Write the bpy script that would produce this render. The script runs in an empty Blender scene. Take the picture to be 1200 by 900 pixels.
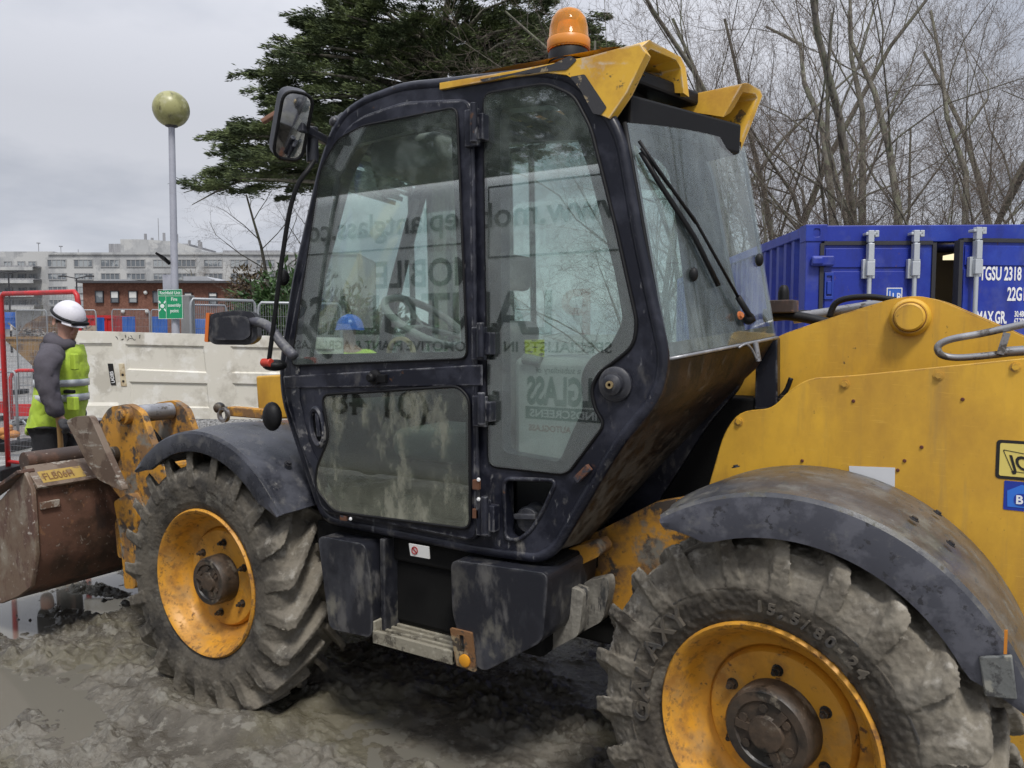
import bpy, math, random
import numpy as np
from math import radians, sin, cos, pi, sqrt, atan2
from mathutils import Vector, Matrix
from mathutils.geometry import tessellate_polygon

SC = bpy.context.scene
COL = SC.collection

# ------------------------------------------------------------------ camera
# world axes: the machine stands along X (front = +X, its left side = +Y)
FPX = 900.0
CAMP = Vector((-0.53, 3.28, 1.75)); PITCH = radians(3.8); YAW = radians(58.3)
FH = Vector((cos(YAW), -sin(YAW), 0)); RT = Vector((-sin(YAW), -cos(YAW), 0))
FW = FH*cos(PITCH) + Vector((0, 0, -sin(PITCH))); UP = RT.cross(FW)
cam = bpy.data.cameras.new('camera'); camo = bpy.data.objects.new('camera', cam); COL.objects.link(camo)
cam.sensor_width = 36; cam.lens = 36*FPX/1200; cam.clip_start = 0.05; cam.clip_end = 2000
camo.matrix_world = Matrix((( RT.x, UP.x, -FW.x, CAMP.x), (RT.y, UP.y, -FW.y, CAMP.y), (RT.z, UP.z, -FW.z, CAMP.z), (0, 0, 0, 1)))
SC.camera = camo
SC.render.resolution_x = 1024; SC.render.resolution_y = 768

# ------------------------------------------------------------------ light
SC.view_settings.view_transform = 'Standard'
try: SC.view_settings.look = 'None'
except Exception: pass
SC.view_settings.exposure = 0.46
SC.cycles.use_denoising = True; SC.cycles.denoising_prefilter = 'FAST'
SC.cycles.max_bounces = 8; SC.cycles.diffuse_bounces = 3; SC.cycles.glossy_bounces = 3; SC.cycles.transparent_max_bounces = 16; SC.cycles.sample_clamp_indirect = 4; SC.cycles.sample_clamp_direct = 8
SC.view_settings.gamma = 1.0
SUN_EL = radians(58); SUN_DIR = Vector((-0.62, 0.60, 0)).normalized()
SUN_V = SUN_DIR*cos(SUN_EL) + Vector((0, 0, sin(SUN_EL)))
sl = bpy.data.lights.new('sun', 'SUN'); sl.energy = 2.0; sl.angle = radians(12); sl.color = (1.0, 0.965, 0.91)
so = bpy.data.objects.new('sun', sl); COL.objects.link(so)
so.rotation_euler = SUN_V.to_track_quat('Z', 'Y').to_euler(); so.location = (0, 0, 30)

W = bpy.data.worlds.new('World'); SC.world = W; W.use_nodes = True
wn = W.node_tree.nodes; wl = W.node_tree.links
for n in list(wn): wn.remove(n)
def wnode(t, **k):
    n = wn.new(t)
    for a, b in k.items(): setattr(n, a, b)
    return n
out = wnode('ShaderNodeOutputWorld'); bg = wnode('ShaderNodeBackground'); bg.inputs[1].default_value = 0.1
sky = wnode('ShaderNodeTexSky', sky_type='NISHITA', sun_disc=False)
sky.sun_elevation = SUN_EL; sky.sun_rotation = atan2(SUN_DIR.x, SUN_DIR.y)
sky.dust_density = 3.0
tc = wnode('ShaderNodeTexCoord')
sep = wnode('ShaderNodeSeparateXYZ'); wl.new(tc.outputs['Generated'], sep.inputs[0])
# overcast cloud deck: brighter overhead, soft banks of darker cloud
# project the view direction on a flat cloud layer, so banks flatten towards the horizon
add = wnode('ShaderNodeMath', operation='ADD'); add.inputs[1].default_value = 0.22
mx = wnode('ShaderNodeMath', operation='MAXIMUM'); mx.inputs[1].default_value = 0.0
wl.new(sep.outputs[2], mx.inputs[0]); wl.new(mx.outputs[0], add.inputs[0])
dv = wnode('ShaderNodeVectorMath', operation='DIVIDE')
cmb = wnode('ShaderNodeCombineXYZ')
for i in range(3): wl.new(add.outputs[0], cmb.inputs[i])
wl.new(tc.outputs['Generated'], dv.inputs[0]); wl.new(cmb.outputs[0], dv.inputs[1])
nz = wnode('ShaderNodeTexNoise'); nz.inputs['Scale'].default_value = .8; nz.inputs['Detail'].default_value = 6; nz.inputs['Roughness'].default_value = 0.52
wl.new(dv.outputs[0], nz.inputs['Vector'])
cr = wnode('ShaderNodeMapRange'); cr.inputs[1].default_value = 0.39; cr.inputs[2].default_value = 0.63; cr.inputs[3].default_value = 0.0; cr.inputs[4].default_value = 1.0
wl.new(nz.outputs['Fac'], cr.inputs[0])
mixc = wnode('ShaderNodeMix', data_type='RGBA')
mixc.inputs[6].default_value = (2.6, 2.85, 3.4, 1); mixc.inputs[7].default_value = (5.0, 5.1, 5.5, 1)
wl.new(cr.outputs[0], mixc.inputs[0])
el = wnode('ShaderNodeMapRange'); el.inputs[1].default_value = 0.25; el.inputs[2].default_value = 1.0; el.inputs[3].default_value = 1.0; el.inputs[4].default_value = 2.6
wl.new(sep.outputs[2], el.inputs[0])
sc1 = wnode('ShaderNodeVectorMath', operation='SCALE'); wl.new(mixc.outputs[2], sc1.inputs[0]); wl.new(el.outputs[0], sc1.inputs['Scale'])
lowel = wnode('ShaderNodeMapRange'); lowel.inputs[1].default_value = 0.02; lowel.inputs[2].default_value = 0.17; lowel.inputs[3].default_value = 1.16; lowel.inputs[4].default_value = 0.93
wl.new(sep.outputs[2], lowel.inputs[0]); sc2 = wnode('ShaderNodeVectorMath', operation='SCALE'); wl.new(sc1.outputs[0], sc2.inputs[0]); wl.new(lowel.outputs[0], sc2.inputs['Scale']); sc1 = sc2
mixs = wnode('ShaderNodeMix', data_type='RGBA'); mixs.inputs[0].default_value = 0.93
wl.new(sky.outputs[0], mixs.inputs[6]); wl.new(sc1.outputs[0], mixs.inputs[7])
wl.new(mixs.outputs[2], bg.inputs[0]); wl.new(bg.outputs[0], out.inputs[0])

# ------------------------------------------------------------------ helpers
random.seed(5); RNG = np.random.default_rng(7)
def ray(px, py): return FW + RT*((px-600)/FPX) + UP*((450-py)/FPX)
def onY(px, py, y):
    d = ray(px, py); t = (y-CAMP.y)/d.y; return CAMP + d*t
def onX(px, py, x):
    d = ray(px, py); t = (x-CAMP.x)/d.x; return CAMP + d*t
def SP(y, pts): return [(p.x, p.z) for p in (onY(a, b, y) for a, b in pts)]
# camera-facing ground frame: (side, distance, height)
BG = Matrix(((RT.x, FH.x, 0, CAMP.x), (RT.y, FH.y, 0, CAMP.y), (0, 0, 1, 0), (0, 0, 0, 1)))
def bgp(px, py, d):
    c = cos(PITCH); s = sin(PITCH); v = (450-py)/FPX
    t = d/(c + s*v)              # horizontal distance d
    return Vector(((px-600)/FPX*t, d, 1.75 + t*(v*c - s)))
def wp(px, py, d): return BG @ bgp(px, py, d)
def XZ(y): return lambda a, b, t: (a, t, b)

def round_poly(poly, r, n=4):
    out = []; N = len(poly)
    for i in range(N):
        p = Vector(poly[i]); a = Vector(poly[i-1]); b = Vector(poly[(i+1) % N])
        u = a-p; v = b-p; k = min(r, u.length*.45, v.length*.45)
        s = p+u.normalized()*k; e = p+v.normalized()*k
        for j in range(n+1):
            t = j/n; q = s*(1-t)**2 + p*2*t*(1-t) + e*t*t; out.append((q.x, q.y))
    return out
def area(p): return sum(p[i-1][0]*p[i][1]-p[i][0]*p[i-1][1] for i in range(len(p)))/2
WORLD = {}
class MB:
    def __init__(s): s.v = []; s.f = []
    def add(s, vs, fs):
        o = len(s.v); s.v += [tuple(x) for x in vs]; s.f += [tuple(i+o for i in f) for f in fs]; return s
    def box(s, x0, x1, y0, y1, z0, z1):
        return s.add([(x, y, z) for z in (z0, z1) for y in (y0, y1) for x in (x0, x1)],
                     [(0, 2, 3, 1), (4, 5, 7, 6), (0, 1, 5, 4), (2, 6, 7, 3), (0, 4, 6, 2), (1, 3, 7, 5)])
    def bar(s, a, b, w, h, up=(0, 0, 1)):
        a = Vector(a); b = Vector(b); d = (b-a).normalized(); u = Vector(up)
        x = d.cross(u)
        if x.length < 1e-4: x = d.cross(Vector((1, 0, 0)))
        x.normalize(); z = x.cross(d)
        vs = [p + x*(i*w/2) + z*(j*h/2) for p in (a, b) for i, j in ((-1, -1), (1, -1), (1, 1), (-1, 1))]
        return s.add(vs, [(0, 3, 2, 1), (4, 5, 6, 7), (0, 1, 5, 4), (1, 2, 6, 5), (2, 3, 7, 6), (3, 0, 4, 7)])
    def plate(s, outer, holes, m, a, b):
        """2-D outline with holes, extruded from a to b through the map m(u, v, t)"""
        if area(outer) < 0: outer = outer[::-1]
        hs = [h if area(h) < 0 else h[::-1] for h in holes]
        loops = [outer]+hs; flat = [p for l in loops for p in l]; N = len(flat)
        tris = tessellate_polygon([[Vector((p[0], p[1], 0)) for p in l] for l in loops])
        vs = [m(p[0], p[1], a) for p in flat] + [m(p[0], p[1], b) for p in flat]
        fs = []
        for t in tris:
            A = [flat[i] for i in t]
            if area(A) < 0: t = t[::-1]
            fs.append(tuple(t)); fs.append(tuple(i+N for i in t[::-1]))
        o = 0
        for l in loops:
            n = len(l)
            for i in range(n):
                j = (i+1) % n; fs.append((o+j, o+i, o+i+N, o+j+N))
            o += n
        return s.add(vs, fs)
    def tube(s, pts, r, n=8, cap=True):
        pts = [Vector(p) for p in pts]; rs = r if isinstance(r, (list, tuple)) else [r]*len(pts)
        ref = None; vs = []; fs = []
        for i, p in enumerate(pts):
            d = (pts[min(i+1, len(pts)-1)]-pts[max(i-1, 0)]).normalized()
            if ref is None: ref = d.orthogonal().normalized()
            ref = (ref-d*ref.dot(d)).normalized(); b = d.cross(ref)
            for k in range(n):
                t = 2*pi*k/n; vs.append(p+(ref*cos(t)+b*sin(t))*rs[i])
        for i in range(len(pts)-1):
            for k in range(n):
                k2 = (k+1) % n; fs.append((i*n+k, i*n+k2, (i+1)*n+k2, (i+1)*n+k))
        if cap: fs.append(tuple(range(n))[::-1]); fs.append(tuple((len(pts)-1)*n+k for k in range(n)))
        return s.add(vs, fs)
    def lathe(s, prof, c, n=32, axis='Y', closed=False):
        """profile of (radius, offset along the axis)"""
        c = Vector(c); vs = []; fs = []; m = len(prof)
        for k in range(n):
            t = 2*pi*k/n; ct, st = cos(t), sin(t)
            for r, h in prof:
                vs.append(c + (Vector((r*ct, h, r*st)) if axis == 'Y' else Vector((r*ct, r*st, h)) if axis == 'Z' else Vector((h, r*ct, r*st))))
        for k in range(n):
            k2 = (k+1) % n
            for i in range(m if closed else m-1):
                j = (i+1) % m
                f = (k*m+i, k*m+j, k2*m+j, k2*m+i)
                fs.append(f if axis != 'Y' else f[::-1])
        return s.add(vs, fs)
    def cyl(s, a, b, r, n=14, r2=None):
        return s.tube([a, b], [r, r if r2 is None else r2], n)
    def ball(s, c, r, n=12, m=8, sc=(1, 1, 1)):
        vs = []; fs = []
        for i in range(m+1):
            a = pi*i/m
            for k in range(n):
                t = 2*pi*k/n; vs.append((c[0]+r*sc[0]*sin(a)*cos(t), c[1]+r*sc[1]*sin(a)*sin(t), c[2]+r*sc[2]*cos(a)))
        for i in range(m):
            for k in range(n):
                k2 = (k+1) % n; fs.append((i*n+k, (i+1)*n+k, (i+1)*n+k2, i*n+k2))
        return s.add(vs, fs)
    def grid(s, rows, closed=False):
        n = len(rows[0]); vs = [p for r in rows for p in r]; fs = []
        for i in range(len(rows)-1):
            for k in range(n if closed else n-1):
                k2 = (k+1) % n; fs.append((i*n+k, i*n+k2, (i+1)*n+k2, (i+1)*n+k))
        return s.add(vs, fs)
    def xf(s, M): s.v = [tuple(M @ Vector(p)) for p in s.v]; return s
    def build(s, name, mat, parent=None, smooth=35, bevel=0, org=None, fix=True, segs=2):
        me = bpy.data.meshes.new(name)
        if org is None: org = WORLD.get(parent.name, Vector((0, 0, 0))) if parent else Vector((0, 0, 0))
        org = Vector(org)
        me.from_pydata([tuple(Vector(p)-org) for p in s.v], [], s.f); me.validate()
        if fix:
            import bmesh
            bm = bmesh.new(); bm.from_mesh(me); bmesh.ops.recalc_face_normals(bm, faces=bm.faces); bm.to_mesh(me); bm.free()
        return link(name, me, mat, parent, smooth, bevel, org, segs)
def link(name, me, mat, parent=None, smooth=35, bevel=0, org=(0, 0, 0), segs=2):
    o = bpy.data.objects.new(name, me); COL.objects.link(o)
    if mat: me.materials.append(mat)
    if smooth is not None:
        me.shade_smooth()
        if smooth < 180: me.set_sharp_from_angle(angle=radians(smooth))
    if bevel:
        b = o.modifiers.new('bevel', 'BEVEL'); b.width = bevel; b.segments = segs; b.limit_method = 'ANGLE'; b.angle_limit = radians(40)
    org = Vector(org); WORLD[o.name] = org
    if parent: o.parent = parent; o.location = org-WORLD[parent.name]
    else: o.location = org
    return o
def tag(o, label=None, cat=None, group=None, kind=None):
    for k, v in (('label', label), ('category', cat), ('group', group), ('kind', kind)):
        if v: o[k] = v
    return o
def thing(name, loc, label, cat, group=None):
    o = bpy.data.objects.new(name, None); COL.objects.link(o); o.empty_display_size = .2
    o.location = loc; WORLD[o.name] = Vector(loc); return tag(o, label, cat, group)
def copy_tree(o, parent=None):
    c = o.copy(); COL.objects.link(c)
    if parent: c.parent = parent
    for ch in list(o.children): copy_tree(ch, c)
    return c
def np_mesh(name, V, F):
    """vertices (n,3) and faces (m,k) as numpy arrays"""
    me = bpy.data.meshes.new(name); k = F.shape[1]
    me.vertices.add(len(V)); me.vertices.foreach_set('co', np.ascontiguousarray(V, dtype=np.float32).ravel())
    me.loops.add(F.size); me.loops.foreach_set('vertex_index', np.ascontiguousarray(F, dtype=np.int32).ravel())
    me.polygons.add(len(F)); me.polygons.foreach_set('loop_start', np.arange(0, F.size, k, dtype=np.int32))
    me.update(calc_edges=True); me.validate(); return me
def baked(o):
    """replace an object's mesh by the result of its modifiers"""
    dg = bpy.context.evaluated_depsgraph_get(); me = bpy.data.meshes.new_from_object(o.evaluated_get(dg))
    o.modifiers.clear(); old = o.data; o.data = me; bpy.data.meshes.remove(old); return o
def text(body, size, M, mat, name, parent=None, extr=0.001, sx=1.0, bold=0.0, align='LEFT', org=None):
    cu = bpy.data.curves.new('txt', 'FONT'); cu.body = body; cu.size = size; cu.extrude = extr; cu.offset = bold
    cu.align_x = align; cu.resolution_u = 3
    t = bpy.data.objects.new('txt', cu); COL.objects.link(t)
    dg = bpy.context.evaluated_depsgraph_get(); me = bpy.data.meshes.new_from_object(t.evaluated_get(dg))
    bpy.data.objects.remove(t); bpy.data.curves.remove(cu)
    if org is None: org = WORLD.get(parent.name, Vector()) if parent else Vector()
    me.transform(Matrix.Translation(-Vector(org)) @ M @ Matrix.Diagonal((sx, 1, 1, 1)))
    me.materials.clear()
    return link(name, me, mat, parent, None, 0, org)
def frame(o, x, y):
    """matrix with origin o, text direction x, up direction y"""
    x = Vector(x).normalized(); y = Vector(y).normalized(); z = x.cross(y)
    return Matrix(((x.x, y.x, z.x, o[0]), (x.y, y.y, z.y, o[1]), (x.z, y.z, z.z, o[2]), (0, 0, 0, 1)))

# ------------------------------------------------------------------ materials
def nodes(name):
    m = bpy.data.materials.new(name); m.use_nodes = True; nt = m.node_tree
    for n in list(nt.nodes): nt.nodes.remove(n)
    return m, nt, nt.nodes, nt.links
def mat(name, base, rough=.5, metal=0., layers=(), bump=None, spec=.5, coord='Object', vary=.0, vscale=3., coat=0., edge=None):
    """painted or raw surface: base colour + layers of wear: (colour, scale, lo, hi, stretch, roughness, amount, zrange)"""
    m, nt, N, L = nodes(name)
    o = N.new('ShaderNodeOutputMaterial'); p = N.new('ShaderNodeBsdfPrincipled'); L.new(p.outputs[0], o.inputs[0])
    t = N.new('ShaderNodeTexCoord'); src = t.outputs[coord]
    p.inputs['Metallic'].default_value = metal; p.inputs['Specular IOR Level'].default_value = spec
    if coat: p.inputs['Coat Weight'].default_value = coat; p.inputs['Coat Roughness'].default_value = .15
    cv = N.new('ShaderNodeRGB'); cv.outputs[0].default_value = (*base, 1); c = cv.outputs[0]
    rv = N.new('ShaderNodeValue'); rv.outputs[0].default_value = rough; r = rv.outputs[0]
    def noise(scale, stretch, det, seed):
        mp = N.new('ShaderNodeMapping'); mp.inputs['Scale'].default_value = stretch; mp.inputs['Location'].default_value = (seed*3.7, seed*1.3, seed*2.1)
        L.new(src, mp.inputs[0]); n = N.new('ShaderNodeTexNoise'); n.inputs['Scale'].default_value = scale; n.inputs['Detail'].default_value = det; n.inputs['Roughness'].default_value = .65
        L.new(mp.outputs[0], n.inputs['Vector']); return n.outputs['Fac']
    if vary:
        n = noise(vscale, (1, 1, 1), 5, 9.3); h = N.new('ShaderNodeMapRange'); h.inputs[1].default_value = .3; h.inputs[2].default_value = .7; h.inputs[3].default_value = 1-vary; h.inputs[4].default_value = 1+vary
        L.new(n, h.inputs[0]); s = N.new('ShaderNodeVectorMath'); s.operation = 'SCALE'; L.new(c, s.inputs[0]); L.new(h.outputs[0], s.inputs['Scale']); c = s.outputs[0]
    for i, ly in enumerate(layers):
        col, scale, lo, hi = ly[:4]; st = ly[4] if len(ly) > 4 and ly[4] else (1, 1, 1); lr = ly[5] if len(ly) > 5 else None
        am = ly[6] if len(ly) > 6 and ly[6] else 1.; zr = ly[7] if len(ly) > 7 else None
        n = noise(scale, st, 8, i+1.)
        h = N.new('ShaderNodeMapRange'); h.inputs[1].default_value = .5+(lo-.5)*.62; h.inputs[2].default_value = .5+(hi-.5)*.62; h.inputs[4].default_value = am; L.new(n, h.inputs[0]); f = h.outputs[0]
        if zr:
            g = N.new('ShaderNodeNewGeometry'); sp = N.new('ShaderNodeSeparateXYZ'); L.new(g.outputs['Position'], sp.inputs[0])
            if len(zr) > 2 and zr[2] == 'R':
                xy = N.new('ShaderNodeVectorMath'); xy.operation = 'MULTIPLY'; xy.inputs[1].default_value = (1, 0, 1); L.new(t.outputs['Object'], xy.inputs[0]); ln = N.new('ShaderNodeVectorMath'); ln.operation = 'LENGTH'; L.new(xy.outputs[0], ln.inputs[0])
            h2 = N.new('ShaderNodeMapRange'); h2.inputs[1].default_value = zr[0]; h2.inputs[2].default_value = zr[1]; L.new(ln.outputs['Value'] if len(zr) > 2 and zr[2] == 'R' else sp.outputs[2], h2.inputs[0])
            mu = N.new('ShaderNodeMath'); mu.operation = 'MULTIPLY'; L.new(f, mu.inputs[0]); L.new(h2.outputs[0], mu.inputs[1]); f = mu.outputs[0]
        mx = N.new('ShaderNodeMix'); mx.data_type = 'RGBA'; L.new(f, mx.inputs[0]); L.new(c, mx.inputs[6]); mx.inputs[7].default_value = (*col, 1); c = mx.outputs[2]
        if lr is not None:
            mr = N.new('ShaderNodeMix'); L.new(f, mr.inputs[0]); L.new(r, mr.inputs[2]); mr.inputs[3].default_value = lr; r = mr.outputs[0]
    if edge:        # paint rubbed off along the edges
        bv = N.new('ShaderNodeBevel'); bv.samples = 4; bv.inputs['Radius'].default_value = edge[1]; ge = N.new('ShaderNodeNewGeometry')
        dt = N.new('ShaderNodeVectorMath'); dt.operation = 'DOT_PRODUCT'; L.new(bv.outputs[0], dt.inputs[0]); L.new(ge.outputs['Normal'], dt.inputs[1])
        h = N.new('ShaderNodeMapRange'); h.inputs[1].default_value = .985; h.inputs[2].default_value = .90; L.new(dt.outputs['Value'], h.inputs[0])
        n = noise(edge[2], (1, 1, 1), 6, 7.7); h2 = N.new('ShaderNodeMapRange'); h2.inputs[1].default_value = .46; h2.inputs[2].default_value = .58; h2.inputs[4].default_value = edge[3]; L.new(n, h2.inputs[0])
        mu = N.new('ShaderNodeMath'); mu.operation = 'MULTIPLY'; L.new(h.outputs[0], mu.inputs[0]); L.new(h2.outputs[0], mu.inputs[1])
        mx = N.new('ShaderNodeMix'); mx.data_type = 'RGBA'; L.new(mu.outputs[0], mx.inputs[0]); L.new(c, mx.inputs[6]); mx.inputs[7].default_value = (*edge[0], 1); c = mx.outputs[2]
    L.new(c, p.inputs['Base Color']); L.new(r, p.inputs['Roughness'])
    if bump:
        n = noise(bump[0], (1, 1, 1), 8, 5.5); b = N.new('ShaderNodeBump'); b.inputs['Strength'].default_value = bump[1]; b.inputs['Distance'].default_value = bump[2] if len(bump) > 2 else .01
        L.new(n, b.inputs['Height']); L.new(b.outputs[0], p.inputs['Normal'])
    return m
def glass(name, tint=(.86, .93, .9), dirt=(.42, .42, .38), lo=.55, hi=.8, am=.25, scale=4, base=.02, stretch=(1, 1, 1), grime=None, refl=1.0):
    """clear pane: lets light straight through, mirrors at the surface, carries dried dirt"""
    m, nt, N, L = nodes(name)
    o = N.new('ShaderNodeOutputMaterial'); tr = N.new('ShaderNodeBsdfTransparent'); tr.inputs[0].default_value = (*tint, 1)
    gl = N.new('ShaderNodeBsdfGlossy'); gl.inputs['Roughness'].default_value = .015; gl.inputs[0].default_value = (1, 1, 1, 1)
    lw = N.new('ShaderNodeLayerWeight'); lw.inputs[0].default_value = .5
    pw = N.new('ShaderNodeMath'); pw.operation = 'POWER'; pw.inputs[1].default_value = 5; L.new(lw.outputs['Facing'], pw.inputs[0])
    mr = N.new('ShaderNodeMapRange'); mr.inputs[3].default_value = .045*refl; mr.inputs[4].default_value = 1.; L.new(pw.outputs[0], mr.inputs[0])
    a = N.new('ShaderNodeMixShader'); L.new(mr.outputs[0], a.inputs[0]); L.new(tr.outputs[0], a.inputs[1]); L.new(gl.outputs[0], a.inputs[2])
    df = N.new('ShaderNodeBsdfDiffuse'); df.inputs[0].default_value = (*dirt, 1)
    t = N.new('ShaderNodeTexCoord'); mp = N.new('ShaderNodeMapping'); mp.inputs['Scale'].default_value = stretch; L.new(t.outputs['Object'], mp.inputs[0])
    n = N.new('ShaderNodeTexNoise'); n.inputs['Scale'].default_value = scale; n.inputs['Detail'].default_value = 10; n.inputs['Roughness'].default_value = .7; L.new(mp.outputs[0], n.inputs['Vector'])
    h = N.new('ShaderNodeMapRange'); h.inputs[1].default_value = lo; h.inputs[2].default_value = hi; h.inputs[3].default_value = base; h.inputs[4].default_value = am; L.new(n.outputs['Fac'], h.inputs[0])
    f = h.outputs[0]
    if grime:      # heavier crust below a height
        g = N.new('ShaderNodeNewGeometry'); sp = N.new('ShaderNodeSeparateXYZ'); L.new(g.outputs['Position'], sp.inputs[0])
        h2 = N.new('ShaderNodeMapRange'); h2.inputs[1].default_value = grime[0]; h2.inputs[2].default_value = grime[1]; h2.inputs[3].default_value = grime[2]; h2.inputs[4].default_value = 0; L.new(sp.outputs[2], h2.inputs[0])
        n2 = N.new('ShaderNodeTexNoise'); n2.inputs['Scale'].default_value = 14; n2.inputs['Detail'].default_value = 8; L.new(t.outputs['Object'], n2.inputs['Vector'])
        mm = N.new('ShaderNodeMath'); mm.operation = 'MULTIPLY'; L.new(h2.outputs[0], mm.inputs[0]); L.new(n2.outputs['Fac'], mm.inputs[1])
        ad = N.new('ShaderNodeMath'); ad.operation = 'ADD'; ad.use_clamp = True; L.new(f, ad.inputs[0]); L.new(mm.outputs[0], ad.inputs[1]); f = ad.outputs[0]
    b = N.new('ShaderNodeMixShader'); L.new(f, b.inputs[0]); L.new(a.outputs[0], b.inputs[1]); L.new(df.outputs[0], b.inputs[2])
    L.new(b.outputs[0], o.inputs[0]); return m

MUD = (.20, .185, .155); MUDL = (.30, .28, .24)
M = {}
M['yellow'] = mat('yellow_paint', (.66, .375, .036), .38, layers=[((.46, .245, .03), 2.2, .42, .75, (1, 1, .6), .55), ((.30, .20, .07), 12, .60, .9, (1.5, 1, .12), .7, .55), ((.12, .07, .03), 34, .80, .85, None, .8), ((.38, .20, .035), 7, .58, .85, (1, 1, .25), .7, .6), ((.66, .40, .06), 46, .66, .76, (.25, 1, 4), .6, .5), ((.24, .14, .05), 60, .74, .80, (3, 1, .4), .7, .6)], vary=.08, bump=(50, .10, .002), edge=((.14, .07, .035), .010, 18, .8))
M['yellow_roof'] = mat('yellow_roof_paint', (.70, .41, .04), .4, layers=[((.55, .5, .42), 5, .64, .7, None, .7, .8), ((.10, .075, .04), 14, .66, .72, None, .8), ((.48, .24, .025), 3, .45, .7, None, .55)], bump=(40, .06, .002), edge=((.62, .58, .5), .012, 12, .8))
M['yellow_dirty'] = mat('yellow_muddy_paint', (.52, .25, .03), .6, layers=[((.22, .12, .05), 6, .45, .62, None, .85), ((.07, .055, .045), 11, .55, .66, None, .9), (MUD, 5, .6, .72, None, .9)], bump=(25, .35, .006))
M['rim'] = mat('rim_paint', (.60, .285, .028), .45, layers=[((.20, .165, .11), 4.5, .55, .80, None, .8, .6), ((.45, .2, .02), 4, .45, .7, None, .6), ((.36, .165, .03), 9, .52, .75, None, .7), ((.14, .07, .03), 34, .54, .68, None, .9, .75, (.25, .33, 'R')), ((.13, .07, .035), 24, .70, .78, None, .85), ((.05, .045, .04), 32, .76, .82, None, .9)], bump=(30, .15, .003))
M['cab'] = mat('cab_paint', (.0095, .0105, .0175), .30, layers=[((.030, .032, .046), 6, .46, .72, None, .45), ((.20, .20, .205), 38, .70, .80, (1, 1, .4), .8, .6), ((.19, .18, .16), 11, .62, .80, (1, 1, .5), .85, .9, (1.9, 1.0)), ((.10, .045, .02), 18, .78, .84, None, .9)], bump=(30, .12, .003), spec=.4, edge=((.22, .22, .23), .012, 16, .85))
M['cab_muddy'] = mat('cab_front_corner_paint', (.02, .022, .032), .4, layers=[((.24, .235, .225), 16, .57, .66, None, .85, .9), ((.05, .05, .06), 6, .5, .7, None, .5)], bump=(30, .2, .004))
M['inner'] = mat('cab_trim', (.014, .0145, .016), .7, vary=.2, spec=.3)
M['border'] = mat('window_border', (.005, .005, .006), .5, spec=.2)
M['plastic'] = mat('black_plastic', (.014, .015, .021), .42, layers=[((.045, .047, .057), 5, .44, .72, (1, 1, .6), .5), ((.13, .125, .12), 13, .58, .78, (1, 1, .4), .85, .6), ((.17, .16, .13), 8, .56, .76, (1, 1, .6), .9, .9, (1.0, .55))], bump=(50, .15, .003), edge=((.10, .10, .105), .02, 14, .8))
M['guard'] = mat('mudguard_plastic', (.024, .0255, .033), .26, layers=[((.062, .065, .08), 6, .42, .7, None, .5), ((.15, .145, .135), 16, .56, .85, (1, 1, 1), .8, .6), ((.26, .25, .23), 45, .74, .84, None, .8, .6)], bump=(40, .15, .003))
M['guard_muddy'] = mat('mudguard_muddy_plastic', (.045, .046, .054), .28, layers=[((.10, .10, .105), 5, .40, .70, None, .30), ((.17, .16, .13), 13, .50, .78, None, .7, .75), ((.07, .06, .042), 30, .62, .76, (1, .5, 1), .9, .8), ((.11, .115, .055), 3.5, .58, .85, None, .8, .5), ((.30, .29, .26), 50, .76, .86, None, .8, .7)], bump=(30, .3, .004))
M['skirt'] = mat('mudguard_skirt', (.056, .058, .072), .36, layers=[((.088, .09, .108), 10, .48, .60, None, .5), ((.16, .155, .145), 24, .62, .85, None, .7, .6), ((.03, .03, .035), 30, .66, .72, None, .6)], bump=(40, .1, .002))
M['tyre'] = mat('muddy_tyre', (.030, .0265, .0225), .7, layers=[((.105, .092, .072), 5, .34, .62, None, .85), ((.205, .182, .145), 6, .26, .62, None, .9, .95, (.48, .57, 'R')), ((.16, .15, .125), 9, .62, .76, None, .9, .8), ((.30, .28, .24), 19, .58, .76, None, .95, .8, (.46, .55, 'R'))], bump=(70, .6, .007))
M['tyre_rear'] = mat('caked_tyre', (.045, .038, .030), .72, layers=[((.095, .08, .06), 7, .42, .66, None, .8), ((.215, .192, .152), 5, .26, .56, None, .9, .95, (.425, .50, 'R')), ((.15, .135, .11), 8, .52, .72, None, .9, .9), ((.36, .335, .29), 22, .56, .78, None, .95, .85, (.47, .58, 'R'))], bump=(60, .5, .006))
M['hub'] = mat('greasy_hub', (.032, .026, .021), .45, layers=[((.075, .05, .032), 6, .45, .7, None, .7), ((.17, .145, .11), 14, .60, .74, None, .85), ((.015, .014, .013), 9, .55, .7, None, .35)], bump=(40, .4, .005))
M['rust'] = mat('rusty_bucket', (.062, .036, .024), .55, layers=[((.15, .075, .05), 3, .45, .65, None, .7), ((.045, .03, .025), 6, .52, .68, (1, 1, .3), .6), ((.24, .20, .165), 40, .70, .74, None, .9), ((.22, .11, .06), 14, .66, .74, None, .9)], bump=(35, .25, .004))  # rust, toned darker for the shade on the bucket's back
M['rust_lit'] = mat('lit_bucket_side', (.15, .10, .068), .5, layers=[((.24, .20, .155), 4, .5, .70, None, .6), ((.11, .06, .045), 7, .5, .64, (1, 1, .5), .7), ((.4, .36, .32), 30, .68, .73, None, .9)], bump=(35, .2, .004))  # same scuffed rust, painted paler for the light on the bucket's side
M['rust_plate'] = mat('scraped_steel_plate', (.17, .125, .09), .5, layers=[((.10, .065, .045), 5, .48, .6, None, .7), ((.3, .27, .23), 9, .6, .68, (1, 1, 3), .8)], bump=(30, .25, .004))
M['orange_rust'] = mat('orange_rust', (.19, .055, .02), .8, vary=.3, bump=(60, .5))
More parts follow.
